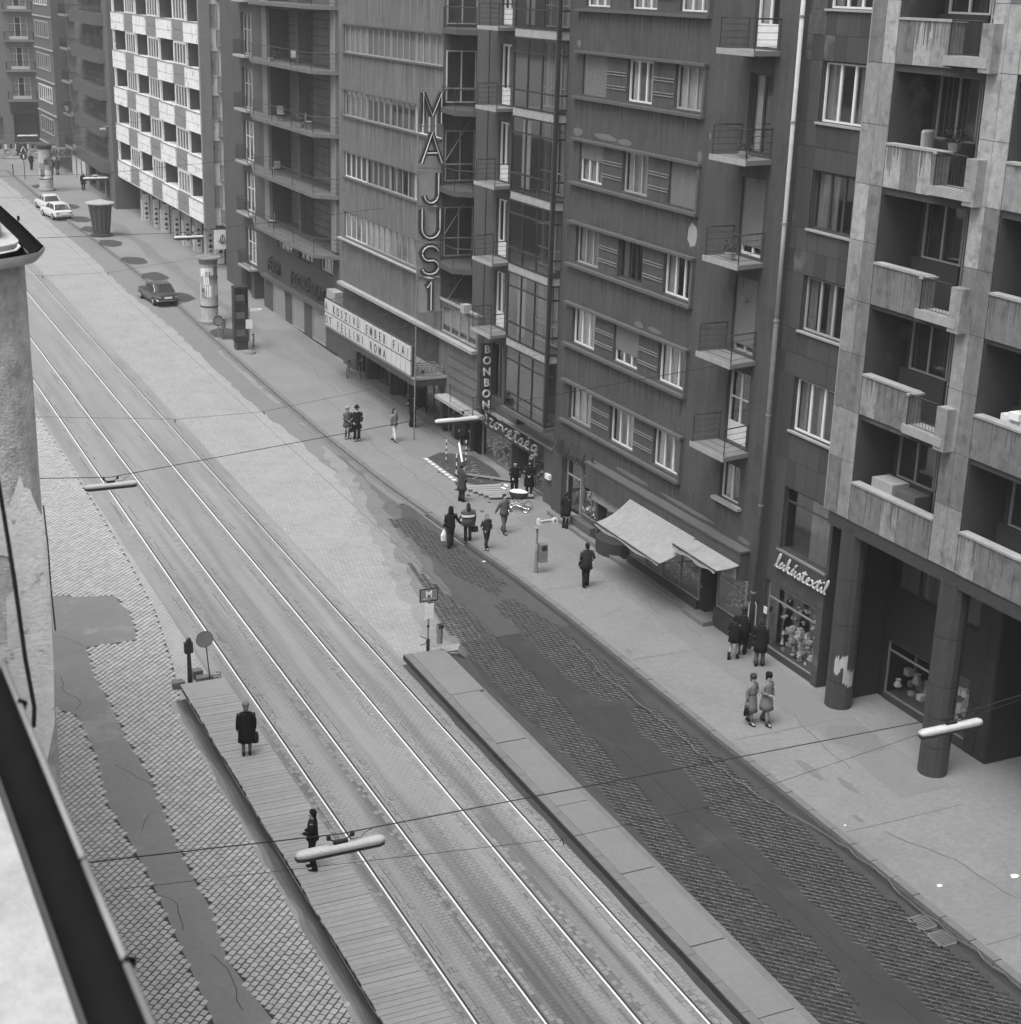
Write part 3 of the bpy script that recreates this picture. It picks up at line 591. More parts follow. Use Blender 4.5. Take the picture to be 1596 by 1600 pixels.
goods('glittering baubles in the narrow window beside the rainpipe', XD-.12, 43.15, 44.85, 1.56, 2.95, 150, seed=5, bright=.8, size=.06)
def awning(name, lab, y0, y1, x0, z0, x1, z1, skew, sag, drop):
    t = thing(name, (x0, (y0+y1)/2, z0), lab, 'awning'); m = MB(); N, K = 12, 8
    P = lambda i, k: (x0+(x1-x0)*k/K, y0+(y1-y0)*i/N+skew*k/K, z0+(z1-z0)*k/K-sag*math.sin(math.pi*k/K)*(1+.25*math.sin(i*1.3))+.05*math.sin(i*1.1)*k/K)
    for i in range(N):
        for k in range(K):
            a, b, c, d = P(i, k), P(i+1, k), P(i+1, k+1), P(i, k+1); m.quad(a, b, c, d); m.quad(*[(p[0], p[1], p[2]-.012) for p in (a, b, c, d)])
    obj('cloth', m, 'awning_cloth', t, True); m = MB()
    for i in range(N*3):
        f = i/3; a, b = P(f, K), P(f+1/3, K); dz = drop*(1 if i % 2 else .85); m.quad(a, b, (b[0]-.03, b[1], b[2]-dz), (a[0]-.03, a[1], a[2]-dz))
    obj('valance', m, 'awning_cloth', t); a, b = P(0, K), P(N, K); obj('front_bar', MB().tube([a, b], .03, 6), 'iron', t)
    for y, p in ((y0, a), (y1, b)): obj('arm', MB().tube([(x0+.15, y, z0-.9), (p[0], p[1], p[2]-.02)], .018, 5), 'iron', t)
    return t
awning('big_awning', 'large pale grey cloth awning let down over the shop windows', 46.1, 51.0, 29.78, 3.82, 28.35, 2.95, .15, .16, .1)
awning('small_awning', 'small half-folded awning over the shop door beside the rainpipe', 43.1, 46.0, 29.75, 3.8, 28.95, 3.6, .3, .03, .14)
# script sign with a wavy backing line
t = thing('shop_sign', (29.9, 56, 4.4), 'dark script letters reading Illatszerbolt below a wavy line', 'sign')
script(t, 'Illatszerbolt', 29.93, 58.0, 3.85, .34, .03, 'letter_dark', length=3.7)
obj('wavy_line', MB().tube([(29.95, 58.1-.14*i, 4.75+.09*math.sin(i*.75)) for i in range(30)], .018, 5), 'letter_dark', t)
o = obj('rain_pipe', MB().tube([(29.95, 42.4, z) for z in (12.7, 16, 26.5)], .075, 10), 'pipe_pale', None, True); tag(o, 'long rainpipe, pale above and dull below, between the dark plaster building and the tiled building', 'pipe')
sub('lower_pipe', MB().tube([(29.95, 42.4, z) for z in (.9, 8, 12.72)], .085, 10).mesh('lower_pipe', 'pipe_dull', True), o)
for z in (3, 6.2, 9.4, 12.6, 15.8, 19, 22.2): sub('pipe_bracket', MB().lathe([(.1, 0), (.1, .06)], 10, (29.95, 42.4, z)).mesh('pipe_bracket', 'iron_grey'), o)

rd = random.Random(77)
def drips(par, X, ya, yb, z, n, lmax, mats=('soot_run', 'soot_run2')):
    for m_ in mats:
        m = MB()
        for i in range(n):
            y = rd.uniform(ya+.08, yb-.08); L_ = lmax*rd.uniform(.2, 1)**1.5; w0 = rd.uniform(.015, .06); m.quad((X-.004, y-w0, z), (X-.004, y+w0, z), (X-.003, y+w0*.3, z-L_), (X-.003, y-w0*.4, z-L_))
        o = obj('soot_runs', m, m_, par); o['kind'] = 'stuff'
mat('soot_run', .045, .2, 3); mat('soot_run2', .09, .2, 3)
for s_ in fl: drips(D, XD, 48.0, 57.8, s_-.07, 34, 1.2)
for s_ in dfl: drips(D, XD, 43.8, 45.7, s_-.17, 9, 1.1)
drips(D, XD, 43.2, 58, 4.35+.9, 12, .7)
# ================================================================== building E: tiled block with loggias and round columns
E_ = thing('apartment_building', (30.5, 36, G(36)), 'large stone-clad apartment building with loggias standing on round columns at the right', 'building')
XE, XC = 30.5, 30.1; we = [(19.1, 20.9), (15.76, 17.56), (12.44, 14.2), (9.04, 10.82), (22.5, 24.3)]
ops = [(39.5, 41.8, a, b, .8) for a, b in we]+[(39.25, 41.85, 4.8, 7.0, .8), (39.38, 42.3, .98, 3.4, 1.5)]
obj('wall', wallmb(XE+.03, 39.1, 43.1, -.5, 26.8, ops), 'render_E2', E_)
def tiles(parent, X, ys_, zs_, skip, mats, name='tile', th=.03, g=.012, up=True):
    for a, b in zip(ys_, ys_[1:]):
        for c, d in zip(zs_, zs_[1:]):
            y, z = (a+b)/2, (c+d)/2
            if any(s[0]-.01 < y < s[1]+.01 and s[2]-.01 < z < s[3]+.01 for s in skip): continue
            obj(name, MB().box(X-th+random.uniform(-.003, .003), X, a+g/2, b-g/2, c+g/2, d-g/2), random.choice(mats), parent)
zz = [7.55]; 
zrow = sorted({0.6, 2.3, 3.45, 4.75, 7.05, 9.0, 10.86, 12.4, 14.24, 15.72, 17.6, 19.06, 20.94, 22.46, 24.34, 26.6} | {8.0, 11.6, 15.0, 18.3, 21.7})
tiles(E_, XE, [39.12, 39.46, 40.1, 40.7, 41.3, 41.83, 42.45, 43.08], zrow, [(o[0]-.03, o[1]+.03, o[2]-.05, o[3]+.05) for o in ops], ['render_E', 'render_E', 'render_E2'])
obj('corner_strip', MB().box(30.25, 30.6, 42.79, 43.12, .6, 26.6), 'concrete', E_)
est = [('frame_white', 'sides', 0), ('frame_dark', 'left', 0), ('frame_grey', 'thin', 0), ('frame_white', 'thin', 0), ('frame_white', 'thin', 0)]
for (a, b), (fm, cu, sh) in zip(we, est):
    window(E_, XE, 39.5, 41.8, a, b, 3, fm, cu, .12, cm='curtain_dim', mull=.1, fw=.06); ledge(E_, XE, 39.42, 41.9, a-.09, a-.02, .1, 'trim_light', 'sill_ledge')
window(E_, XE, 39.25, 41.85, 4.8, 7.0, 1, 'frame_dark', 'right', .12, tr=.78, cm='curtain_dim'); ledge(E_, XE, 39.2, 42.0, 4.7, 4.78, .06, 'iron_grey', 'sill_ledge')
window(E_, XE-.02, 39.38, 42.3, .98, 3.4, 1, 'iron_grey', 'none', .05, name='shop_window', tr=.78, fw=.04)
goods('heap of white textiles and ornaments in the window under the lakástextil sign', XE-.1, 39.45, 41.7, 1.0, 3.0, 150, seed=6, bright=.75, size=.12)
t = thing('shop_sign', (30.35, 40.5, 4.1), 'pale script letters reading lakástextil over the textile shop window', 'sign'); script(t, 'lakástextil', 30.35, 41.85, 4.15, .27, .035, 'letter_light', length=2.95)
for y_ in (41.6, 40.6, 39.6): obj('sign_peg', MB().tube([(30.35, y_, 4.25), (30.8, y_, 4.25)], .015, 4), 'iron', t)
# stone cladding, loggias
zf = [21.05, 17.55, 14.05, 10.62, 7.15]; lg = [(33.95, 37.8), (28.9, 32.75), (23.85, 27.7)]
ops = []
for z in zf+[24.5]:
    for a, b in lg: ops.append((a, b, z+.38 if z == 7.15 else z+.38, min(z+3.44, 26.6), 1.5))
ops = [(a, b, z+.05, min(z+3.3, 26.7), 1.5) for z in [7.15+.0]+zf[:-1]+[24.5] for a, b in lg]
obj('wall', wallmb(XC+.04, 22.0, 39.08, 7.2, 26.8, ops, back=11), 'render_E', E_)
CL = ['clad', 'clad', 'clad_b', 'clad_c']
def cladrow(ys_, z0, z1, rows, dk=False):
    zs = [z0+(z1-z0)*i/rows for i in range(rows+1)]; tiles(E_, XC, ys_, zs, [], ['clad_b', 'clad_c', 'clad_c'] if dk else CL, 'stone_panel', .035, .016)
zr = [7.17, 8.47, 10.62, 11.9, 14.05, 15.38, 17.55, 18.85, 21.05, 22.28, 24.5, 26.6]
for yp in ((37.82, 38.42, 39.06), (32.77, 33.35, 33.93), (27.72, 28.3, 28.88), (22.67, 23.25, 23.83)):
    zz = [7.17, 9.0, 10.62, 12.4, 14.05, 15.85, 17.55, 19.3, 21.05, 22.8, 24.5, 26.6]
    for a, b in zip(zz, zz[1:]): cladrow(yp, a, b, 1, b < 17)  # lower floors take darker panels: soiling plus dimmer light put into colour
obj('added_storey', MB().box(30.4, 41, 22, 42.7, 26.82, 30.5), 'render_E', E_); obj('pilaster_edge', MB().box(XC-.035, XE, 39.062, 39.1, 7.17, 26.6), 'slab_edge', E_)  # unseen block added on top to cut sky light from the street
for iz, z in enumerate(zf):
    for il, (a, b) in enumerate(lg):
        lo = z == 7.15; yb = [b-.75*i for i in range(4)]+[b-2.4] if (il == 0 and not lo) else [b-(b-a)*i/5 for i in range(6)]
        tiles(E_, XC, sorted(yb)[:], [z+.01, z+1.22], [], ['clad_c', 'clad_b', 'clad_c', 'clad_c'] if iz > 1 else CL, 'stone_panel', .035, .014)  # darker mix on lower parapets: soiling with weaker light painted in
        y_l = min(yb); t_ = z+1.22
        obj('parapet', MB().box(XC+.004, XC+.2, y_l, b, z+.0, t_), 'concrete', E_)
        obj('parapet_cap', MB().box(XC-.07, XC+.26, y_l-.03, b, t_+.002, t_+.07), 'slab_edge', E_)
        if il == 0 and not lo:
            obj('parapet_return', MB().box(XC-.3, XC+.2, y_l-.16, y_l-.004, z+.05, t_), 'clad_c', E_)
            obj('parapet_cap', MB().box(XC-.34, XC+.24, y_l-.2, y_l-.032, t_+.003, t_+.06), 'slab_edge', E_)
            obj('balcony_floor', MB().box(XC-.36, XC+.3, 33.62, y_l-.02, z+.1, z+.36), 'slab_edge', E_)
            obj('balcony_end', MB().box(XC-.34, XC+.1, 33.5, 33.96, z-.02, t_+.02), 'clad_b', E_)
            railing(E_, [(XC-.3, y_l-.16), (XC-.3, 33.98)], z+.36, .92, 4, True)
        # loggia glazing
        fz = z+.1; fm = ['frame_white', 'frame_grey', 'frame_grey', 'frame_grey', 'frame_grey'][iz]
        cu = ['sides', 'full', 'thin', 'sides', 'none'][iz]
        window(E_, XC+1.3, a+1.75, b-.35, z+1.42, z+3.25, 2, fm, cu, .1, cm='curtain_dim', mull=.08, fw=.06)
        window(E_, XC+1.3, a+.75, a+1.7, z+.12, z+3.25, 1, fm, cu if cu != 'none' else 'full', .1, cm='curtain_dim', tr=.4, name='balcony_door')
        obj('loggia_wall', MB().box(XC+1.35, XC+1.5, a+1.75, b, z+.05, z+1.4), 'render_E', E_)
ledge(E_, XC+.02, 22.5, 38.85, 6.72, 7.16, .02, 'render_E2', 'portico_beam'); obj('portico_soffit', MB().box(XC+.03, 36, 20, 38.9, 6.9, 7.19), 'render_E2', E_)
mat('soot_run5', .16, .2, 3); mat('soot_run6', .105, .2, 3)
for z in zf:
    for a, b in lg: drips(E_, XC-.035, (a+1.6 if a > 33 and z > 8 else a), b, z+1.21, 16, .9, ('soot_run5', 'soot_run6'))
# arcade behind the columns
ops = [(35.6, 37.75, .85, 2.75, 1.2), (35.6, 37.75, 4.6, 6.9, .7), (33.7, 35.2, 4.6, 6.9, .7), (33.75, 34.9, .9, 2.95, 1.0)]
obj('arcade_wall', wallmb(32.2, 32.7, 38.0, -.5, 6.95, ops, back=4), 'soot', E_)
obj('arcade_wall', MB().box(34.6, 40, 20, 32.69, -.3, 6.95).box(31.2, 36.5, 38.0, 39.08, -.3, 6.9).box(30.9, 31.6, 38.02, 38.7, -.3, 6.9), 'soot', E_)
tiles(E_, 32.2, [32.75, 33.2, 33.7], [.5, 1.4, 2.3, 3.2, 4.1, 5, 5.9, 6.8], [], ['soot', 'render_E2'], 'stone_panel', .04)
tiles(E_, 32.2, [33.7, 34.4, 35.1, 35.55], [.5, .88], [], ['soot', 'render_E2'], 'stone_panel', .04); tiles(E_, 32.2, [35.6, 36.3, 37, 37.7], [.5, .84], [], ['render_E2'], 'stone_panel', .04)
window(E_, 32.2, 35.6, 37.75, .85, 2.75, 1, 'iron_grey', 'none', .05, name='shop_window', tr=.82, fw=.05)
window(E_, 32.2, 35.6, 37.75, 4.6, 6.9, 2, 'frame_dark', 'full', .1, cm='curtain_dim'); window(E_, 32.2, 33.7, 35.2, 4.6, 6.9, 2, 'frame_dark', 'full', .1, cm='curtain_dim')
window(E_, 32.2, 33.75, 34.9, .9, 2.95, 1, 'iron_grey', 'none', .05, name='shop_window', fw=.05)
obj('wall_niche', MB().box(31.1, 31.21, 38.25, 38.7, 3.1, 3.6), 'gutter_black', E_)
goods('dark tilted display board with a few white cards behind the arcade glass', 32.3, 35.7, 37.6, .9, 2.2, 14, seed=8, bright=.5, size=.28)
goods('white packages in the narrow arcade window behind the nearer round column', 32.25, 33.8, 34.85, .9, 2.6, 26, seed=9, bright=.8, size=.22)
for i, (x, y, lb) in enumerate(((30.42, 37.8, 'round stone column with torn white posters, next to the textile shop window'), (30.36, 32.95, 'round stone column ringed by dark joints, nearest at the right'), (30.36, 27.9, 'round stone column mostly outside the right edge of the frame'))):
    if i == 2: continue
    t = thing('round_column', (x, y, G(y)+.14), lb, 'column', 'round columns carrying the stone-clad building'); z = G(y)+.1; hs = [1.0, .95, 1.05, 1.55, 1.65, 6.92]
    for k, h in enumerate(hs):
        z1 = 6.92 if k == 5 else z+h
        obj('drum', MB().rings([(x, y, z+.012, .45, .45), (x, y, z1-.012, .45, .45)], 14), 'column_stone', t)
        z = z1
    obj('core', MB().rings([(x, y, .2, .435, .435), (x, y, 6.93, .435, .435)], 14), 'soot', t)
    if i == 0:
        for a, zz in ((3.5, 2.0), (3.95, 2.1), (4.2, 1.6), (4.6, 1.5)):
            for q in range(3): dx = .455; a2 = a+q*.16; obj('torn_poster', MB().quad(*[(x+dx*math.cos(a2+u), y+dx*math.sin(a2+u), zz+v+random.uniform(-.1, .1)) for u, v in ((0, 0), (.15, 0), (.15, .55), (0, .5))]), 'poster_grey', t)

# ================================================================== building L: recess with small balconies and the glazed bay
L_b = thing('apartment_building', (30.2, 63, G(63)), 'plaster apartment building with a glazed bay and small balconies over the Szövetség shop', 'building')
ops = []; lf = [24.5, 21.15, 17.77, 14.44, 11.04, 7.75, 4.35]; XL = 30.42
for s in lf: ops.append((64.45, 65.6, s+.06, min(s+2.65, 26.5), .7))
obj('wall', wallmb(XL, 62.78, 68.1, 3.7, 26.6, ops, back=10), 'plaster_L', L_b); obj('slot_wall', MB().box(32.0, 33, 68.1, 71.4, 3.4, 26.5), 'plaster_L', L_b)
for k, s in enumerate(lf):
    if k: window(L_b, XL, 64.45, 65.6, s+.06, s+2.65, 2, 'frame_white' if k < 6 else 'frame_dark', 'sides' if k % 2 else 'none', .14, name='balcony_door', mull=.12, fw=.1, hb=.27 if k < 6 else None)
    if k < 6:
        b = obj('balcony', MB().prism([(29.37, 63.6), (29.37, 65.76), (XL+.05, 65.9), (XL+.05, 63.75)], s-.14, s), 'concrete', L_b); sub('slab_rim', MB().box(29.34, 29.368, 63.6, 65.78, s-.14, s+.02).mesh('slab_rim', 'slab_edge'), b)
        railing(L_b, [(XL, 63.8), (29.42, 63.66), (29.42, 65.7), (XL, 65.82)], s, .95, 4)
obj('drain_groove', MB().box(XL-.03, XL-.003, 66.7, 66.77, 8.0, 26), 'iron', L_b)
# side sheet between recess and facade D, and glazed bay
bay = thing('glazed_bay', (29.8, 60.8, 4.6), 'tall iron-framed glazed bay running up the facade beside the small balconies', 'bay window')
bl = [4.72, 7.88+.0, 11.23, 14.38, 17.93, 21.17, 24.6]; X0, Y0, Y1 = 29.75, 58.62, 62.72
obj('core', MB().box(31.1, 31.3, Y0, Y1+.02, 4.3, 26.5), 'frame_dark', bay)
for i, z in enumerate(bl):
    zt = (bl[i+1] if i+1 < len(bl) else 27.2); top = z; H_ = zt-z
    if i: obj('spandrel', MB().box(X0, 31.2, Y0+.02, Y1, z-.34, z), 'mottled' if i > 0 else 'trim', bay)
    g1 = zt-.34; hh = g1-z
    fr = MB()
    for zz in (z, z+hh*.24, z+hh*.78, g1-.07): fr.box(X0-.02, X0+.05, Y0, Y1, zz, zz+.07); fr.box(X0, 30.25, Y0-.02, Y0+.03, zz, zz+.07)
    for k in range(4): yy = Y0+(Y1-Y0)*k/3; fr.box(X0-.025, X0+.04, yy-.03+(.03 if k == 0 else 0), yy+.03, z, g1)
    f_ = obj('glazing_frame', fr, 'iron', bay)
    for k in range(3):
        a, b = Y0+(Y1-Y0)*k/3+.05, Y0+(Y1-Y0)*(k+1)/3-.04
        for q, (c, d) in enumerate(((z+.07, z+hh*.24), (z+hh*.24+.07, z+hh*.78), (z+hh*.78+.07, g1-.07))): sub('pane', MB().box(X0+.01, X0+.016, a, b, c, d).mesh('pane', 'glass'), f_)
    if i:
        window(bay, 30.6, 59.6, 61.9, z+.1, g1-.15, 4, 'frame_grey', 'sides', .1, tr=.3, cm='curtain')
        obj('curtain', MB().box(30.1, 30.12, 61.6 if i % 2 else 58.9, 62.4 if i % 2 else 59.5, z+.15, g1-.2), 'curtain_dim' if i % 3 else 'curtain', bay)
        obj('bay_floor', MB().box(X0+.06, 31.1, Y0+.05, Y1-.02, z-.33, z+.02), 'trim', bay)
obj('corner_post', MB().box(X0-.06, X0+.1, Y0-.06, Y0+.1, 4.6, 27), 'iron', bay); obj('sill', MB().box(X0-.12, 30.3, Y0-.1, Y1+.1, 4.5, 4.7), 'trim', bay)
obj('side_wall', MB().box(30.22, 32.2, 58.16, 58.6, -.3, 26.5), 'plaster_D', L_b); obj('bay_cheek', MB().box(29.8, 32.2, 62.73, 62.775, 4.6, 26.5), 'plaster_L', L_b)
# shop front of L
ops = [(63.7, 67.0, .98, 2.62, 1.0), (61.45, 63.55, .8, 2.75, 1.6), (59.9, 61.3, 1.05, 2.68, 1.0)]
obj('shop_wall', wallmb(30.6, 59.2, 67.35, -.5, 3.6, ops, back=1.4), 'plaster_L', L_b)
m = MB()
for i in range(13): m.box(30.52, 30.6, 59.5, 67.3, 2.66+i*.072, 2.70+i*.072)
obj('ribbed_fascia', m, 'trim', L_b); obj('fascia_cap', MB().box(30.2, 32.0, 58.7, 67.4, 3.61, 3.7), 'concrete', L_b)
window(L_b, 30.6, 63.7, 67.0, .98, 2.62, 1, 'trim_light', 'none', .05, name='shop_window', fw=.04); window(L_b, 30.6, 59.9, 61.3, 1.05, 2.68, 1, 'trim_light', 'none', .05, name='shop_window', fw=.04)
obj('door_poster', MB().box(30.9, 30.92, 61.55, 62.1, 1.5, 2.5), 'goods_white', L_b); obj('shop_pillar', MB().box(30.5, 30.75, 67.02, 67.6, .6, 3.6), 'gutter_black', L_b)
obj('corner_pier', MB().box(30.35, 30.7, 58.75, 59.7, .5, 3.6), 'plaster_L', L_b); obj('notice_box', MB().box(30.2, 30.34, 58.9, 59.3, 2.2, 2.42), 'paper', L_b)
goods('crowded ornaments and crockery in the wide window under the Szövetség sign', 30.55, 63.75, 66.9, 1.0, 2.5, 170, seed=11, bright=.5, size=.09)
goods('small wares stacked on shelves in the narrow window right of the shop door', 30.55, 59.95, 61.2, 1.05, 2.4, 70, seed=12, bright=.4, size=.1)
t = thing('shop_sign', (30.2, 63, 3.2), 'large script letters reading Szövetség on the ribbed shop front', 'sign'); script(t, 'Szövetség', 30.2, 66.3, 3.02, .42, .05, 'trim_light', length=6.2)
for y_ in (65.5, 63.5, 61.5, 60.3): obj('sign_peg', MB().tube([(30.2, y_, 3.1), (30.55, y_, 3.1)], .015, 4), 'iron', t)
# vertical neon sign
t = thing('neon_sign', (30.2, 65.7, 3.9), 'narrow vertical sign of stacked letters reading BONBON', 'sign')
for i, ch in enumerate('BONBON'): link('letter', text_mesh(ch, .52, 'letter_light', .06, 0, 1, .01, 'CENTER'), t, (29.9, 65.05, 6.62-.53*i), 0)
for dx in (-.28, .28): obj('upright', MB().tube([(29.9+dx, 65.15, 3.75), (29.9+dx, 65.15, 7.1)], .025, 5), 'iron', t)
obj('bracket', MB().tube([(29.7, 65.15, 6.3), (30.4, 65.15, 6.3)], .025, 5), 'iron', t); obj('bracket', MB().tube([(29.7, 65.15, 3.9), (30.45, 65.15, 3.9)], .025, 5), 'iron', t)
obj('backing', MB().box(29.67, 30.13, 65.17, 65.21, 3.85, 7.05), 'frame_dark', t)

# ================================================================== building M: the cinema with ribbon windows
Mb = thing('cinema_building', (30.1, 78, G(78)), 'plain-walled building with long ribbon windows above the cinema marquee', 'building')
YC = 71.3; rb = [(19.12, 20.56), (15.74, 17.1), (12.4, 13.74), (8.95+.05, 10.42), (22.5, 23.95)]
ops = [(YC+.06, 85.4, a, b, .8) for a, b in rb]+[(66.8, 85.4, 6.45, 7.75, .8)]
obj('wall', wallmb(30.1, YC, 86.3, 6.3, 26.6, [o for o in ops if o[0] > 70], back=9), 'plaster_M', Mb)
obj('wall', wallmb(30.1, 66.6, YC-.002, 3.3, 8.0, [(66.8, YC-.1, 6.45, 7.75, .8)], back=2, roof=True), 'plaster_M', Mb)
ops2 = [(76.0, 78.6, .9, 3.6, 2), (78.8, 82.2, .9, 3.6, 2), (82.5, 84.0, 1, 3.4, 2), (71.5, 75.8, .9, 3.6, 2)]
obj('ground_wall', wallmb(30.3, YC, 86.3, -.5, 6.3, ops2, back=8), 'plaster_C', Mb)
obj('ground_wall', wallmb(30.3, 67.6, YC-.002, -.5, 3.3, [(70.0, 71.2, .9, 3.2, 2), (67.7, 69.6, .9, 3.2, 1.5)], back=2), 'frame_dark', Mb)
def ribbon(z0, z1, ya, yb, ngrp, k):
    W_ = (yb-ya)/ngrp; r = random.Random(k)
    for g in range(ngrp):
        a = ya+g*W_; st = r.choice(['full', 'full', 'sides', 'right', 'none', 'half']); fm = r.choice(['frame_grey', 'frame_grey', 'frame_white', 'frame_grey'])
        window(Mb, 30.1, round(a+.06, 2), round(a+W_-.06, 2), z0, z1, 4, fm, st, .06, fw=.04, mull=.05, cm=r.choice(['curtain_dim', 'curtain_dim', 'curtain']))
for k, (a, b) in enumerate(rb):
    ribbon(a, b, YC+.08, 85.38, 4, k+3); ledge(Mb, 30.1, YC, 85.6, a-.09, a-.01, .12, 'trim', 'sill_ledge'); ledge(Mb, 30.1, YC, 85.6, b+.01, b+.06, .07, 'trim', 'lintel_ledge')
ribbon(6.45, 7.75, YC+.1, 85.38, 4, 21); ribbon(6.45, 7.75, 66.85, YC-.15, 1, 22)
ledge(Mb, 30.1, 66.6, 85.9, 6.2, 6.36, .32, 'slab_edge', 'cornice'); ledge(Mb, 30.1, YC, 85.9, 8.84, 8.92, .3, 'slab_edge', 'cornice')
for z in (3.9, 4.4, 4.9, 5.4): ledge(Mb, 30.1, 66.7, 70.0, z, z+.06, .03, 'trim', 'groove_bar')
mat('soot_run3', .09, .2, 3); mat('soot_run4', .19, .2, 3)
for a, b in rb: drips(Mb, 30.1, YC+.1, 85.4, a-.1, 70, 1.7, ('soot_run3', 'soot_run4'))
drips(Mb, 30.1, YC+.1, 85.4, 6.18, 50, 1.2, ('soot_run3',))
# near side of the upper floors with balconies
for k, s in enumerate((20.9, 17.3, 13.6, 9.95, 8.02)):
    if k < 4:
        window(Mb, YC, 30.25, 31.8, s+.15, s+2.55, 2, 'frame_white' if k == 1 else 'frame_grey', ['full', 'right', 'full', 'sides'][k], -.06, face='Y', cm='curtain_dim', fw=.05)
        b = obj('balcony', MB().prism([(30.12, YC), (29.75, 70.7), (29.62, 68.7), (30.4, 68.12), (31.95, 68.12), (31.95, YC)], s-.25, s), 'plaster_C', Mb)
        railing(Mb, [(30.1, YC-.02), (29.8, 70.6), (29.68, 68.75), (30.4, 68.2)], s, .95, 1)
o_ = obj('flower_box', MB().box(29.75, 30.15, 67.5, 67.95, 8.0, 8.4), 'slab_edge', Mb); obj('terrace_rim', MB().box(30.02, 30.12, 66.6, YC, 8.0, 8.12), 'slab_edge', Mb)
# marquee
mq = thing('cinema_marquee', (28.4, 77, 4.3), 'flat cinema canopy carrying two rows of pale letter panels, the lower ending in blanks', 'marquee')
obj('canopy', MB().box(28.42, 30.28, 70.3, 83.9, 3.85, 4.28), 'frame_dark', mq); obj('canopy_top', MB().box(28.5, 30.28, 70.36, 83.85, 4.282, 4.32), 'concrete', mq)
obj('canopy_rim', MB().box(28.38, 28.41, 70.28, 83.95, 4.2, 4.33).box(28.42, 30.3, 70.262, 70.295, 4.2, 4.33), 'trim_light', mq)
r1, r2_ = 'A KOSZIVÜ EMBER FIAI', 'OT FELLINI ROMA     '
pw = (83.75-70.65)/20
for row, (tx, z0) in enumerate(((r1, 5.04), (r2_, 4.36))):
    if row == 0: z0 = 5.12
    for i in range(20):
        yh = 83.75-pw*i; p = obj('letter_panel', MB().box(28.3, 28.36, yh-pw+.03, yh-.03, z0, z0+.68), 'panel_milk', mq)
        if i < len(tx) and tx[i] != ' ': sub('letter', text_mesh(tx[i], .66, 'letter_dark', .012, 0, 1, .004, 'CENTER'), p, (0, 0, 0)); l = p.children[0]; l.location = (28.29+28.4-28.4, yh-pw/2, z0+.1); l.rotation_euler = (0, 0, RX); l.scale = (.8, 1, 1)
    obj('panel_frame', MB().box(28.362, 28.48, 70.55, 83.8, z0-.05, z0+.73), 'frame_dark', mq)
for y_ in (71.5, 74.5, 77.5, 80.5, 83.3):
    obj('strut', MB().tube([(28.45, y_, 5.8), (30.1, y_, 6.1)], .018, 4).tube([(28.45, y_, 4.3), (28.45, y_, 5.85)], .025, 4).tube([(28.5, y_, 4.3), (30.1, y_, 5.6)], .015, 4), 'iron', mq)
for i in range(5): obj('slat', MB().box(28.75, 30.1, 70.5+i*.3, 70.56+i*.3, 4.5+i*.04, 4.56+i*.04), 'iron_grey', mq)
link('side_lettering', text_mesh('MÁJUS 1', .62, 'letter_mid', .05, .35, 1.0, .005), mq, (28.7, 70.45, 4.42), 0).scale = (.55, 1, 1)
obj('mast', MB().tube([(28.36, 70.22, .9), (28.4, 70.22, 6.9)], .035, 6), 'iron_grey', mq)
# the tall vertical sign
ts = thing('vertical_sign', (29.5, 71.0, 7.4), 'tall vertical lattice sign with big outlined letters reading MAJUS 1', 'sign')
YS = 71.15
for x in (28.83, 30.12): obj('upright', MB().tube([(x, YS+.1, 7.35), (x, YS+.1, 18.15)], .03, 5), 'iron_grey', ts)
for z in (7.35, 9.0, 10.9, 12.6, 14.4, 16.35, 18.1): obj('crossbar', MB().tube([(28.83, YS+.1, z), (30.12, YS+.1, z)], .018, 4), 'iron_grey', ts)
for z in (18.1, 14.55, 11.0, 7.4): obj('bracket_arm', MB().tube([(30.12, YS+.1, z), (32.0, YS-.2, z+.02)], .045, 5), 'iron_grey', ts)
for z in (14.55, 11.0, 7.4): obj('brace', MB().tube([(30.12, YS+.05, z), (32.0, YS-.3, z+3.0)], .032, 5), 'iron_grey', ts)
rz_ = []
for i in range(22): z = 7.6+i*.48; rz_ += [(28.83, z), (30.12, z)]
m = MB()
for x, z in rz_: m.box(x-.07, x+.07, YS+.02, YS+.06, z, z+.02)
o = obj('rungs', m, 'iron_grey', ts); o['kind'] = 'stuff'
def stroke(pts, zc, w_=.24):
    """an outlined letter: dark channel with a pale tube inside"""
    P = [(28.95+1.05*a, YS, zc+1.42*b) for a, b in pts]; ch = MB()
    for a, b in zip(P, P[1:]):
        d = Vector((b[0]-a[0], 0, b[2]-a[2])).normalized(); n_ = Vector((-d.z, 0, d.x))*w_/2; e = d*.0
        q = [Vector(a)+n_, Vector(b)+n_, Vector(b)-n_, Vector(a)-n_]; i = len(ch.v)
        ch.v += [tuple(p-Vector((0, .1, 0))) for p in q]+[tuple(p+Vector((0, .1, 0))) for p in q]; ch.f += [tuple(i+k for k in f) for f in ((0, 1, 2, 3), (7, 6, 5, 4), (0, 4, 5, 1), (1, 5, 6, 2), (2, 6, 7, 3), (3, 7, 4, 0))]
    l = obj('letter', ch, 'letter_dark', ts); t_ = MB().tube([(p[0], YS-.12, p[2]) for p in P], .04, 5); sub('neon_tube', t_.mesh('neon_tube', 'letter_light'), l)
arc = lambda cx, cy_, rx, ry, a0, a1, n: [(cx+rx*math.cos(math.radians(a0+(a1-a0)*i/n)), cy_+ry*math.sin(math.radians(a0+(a1-a0)*i/n))) for i in range(n+1)]
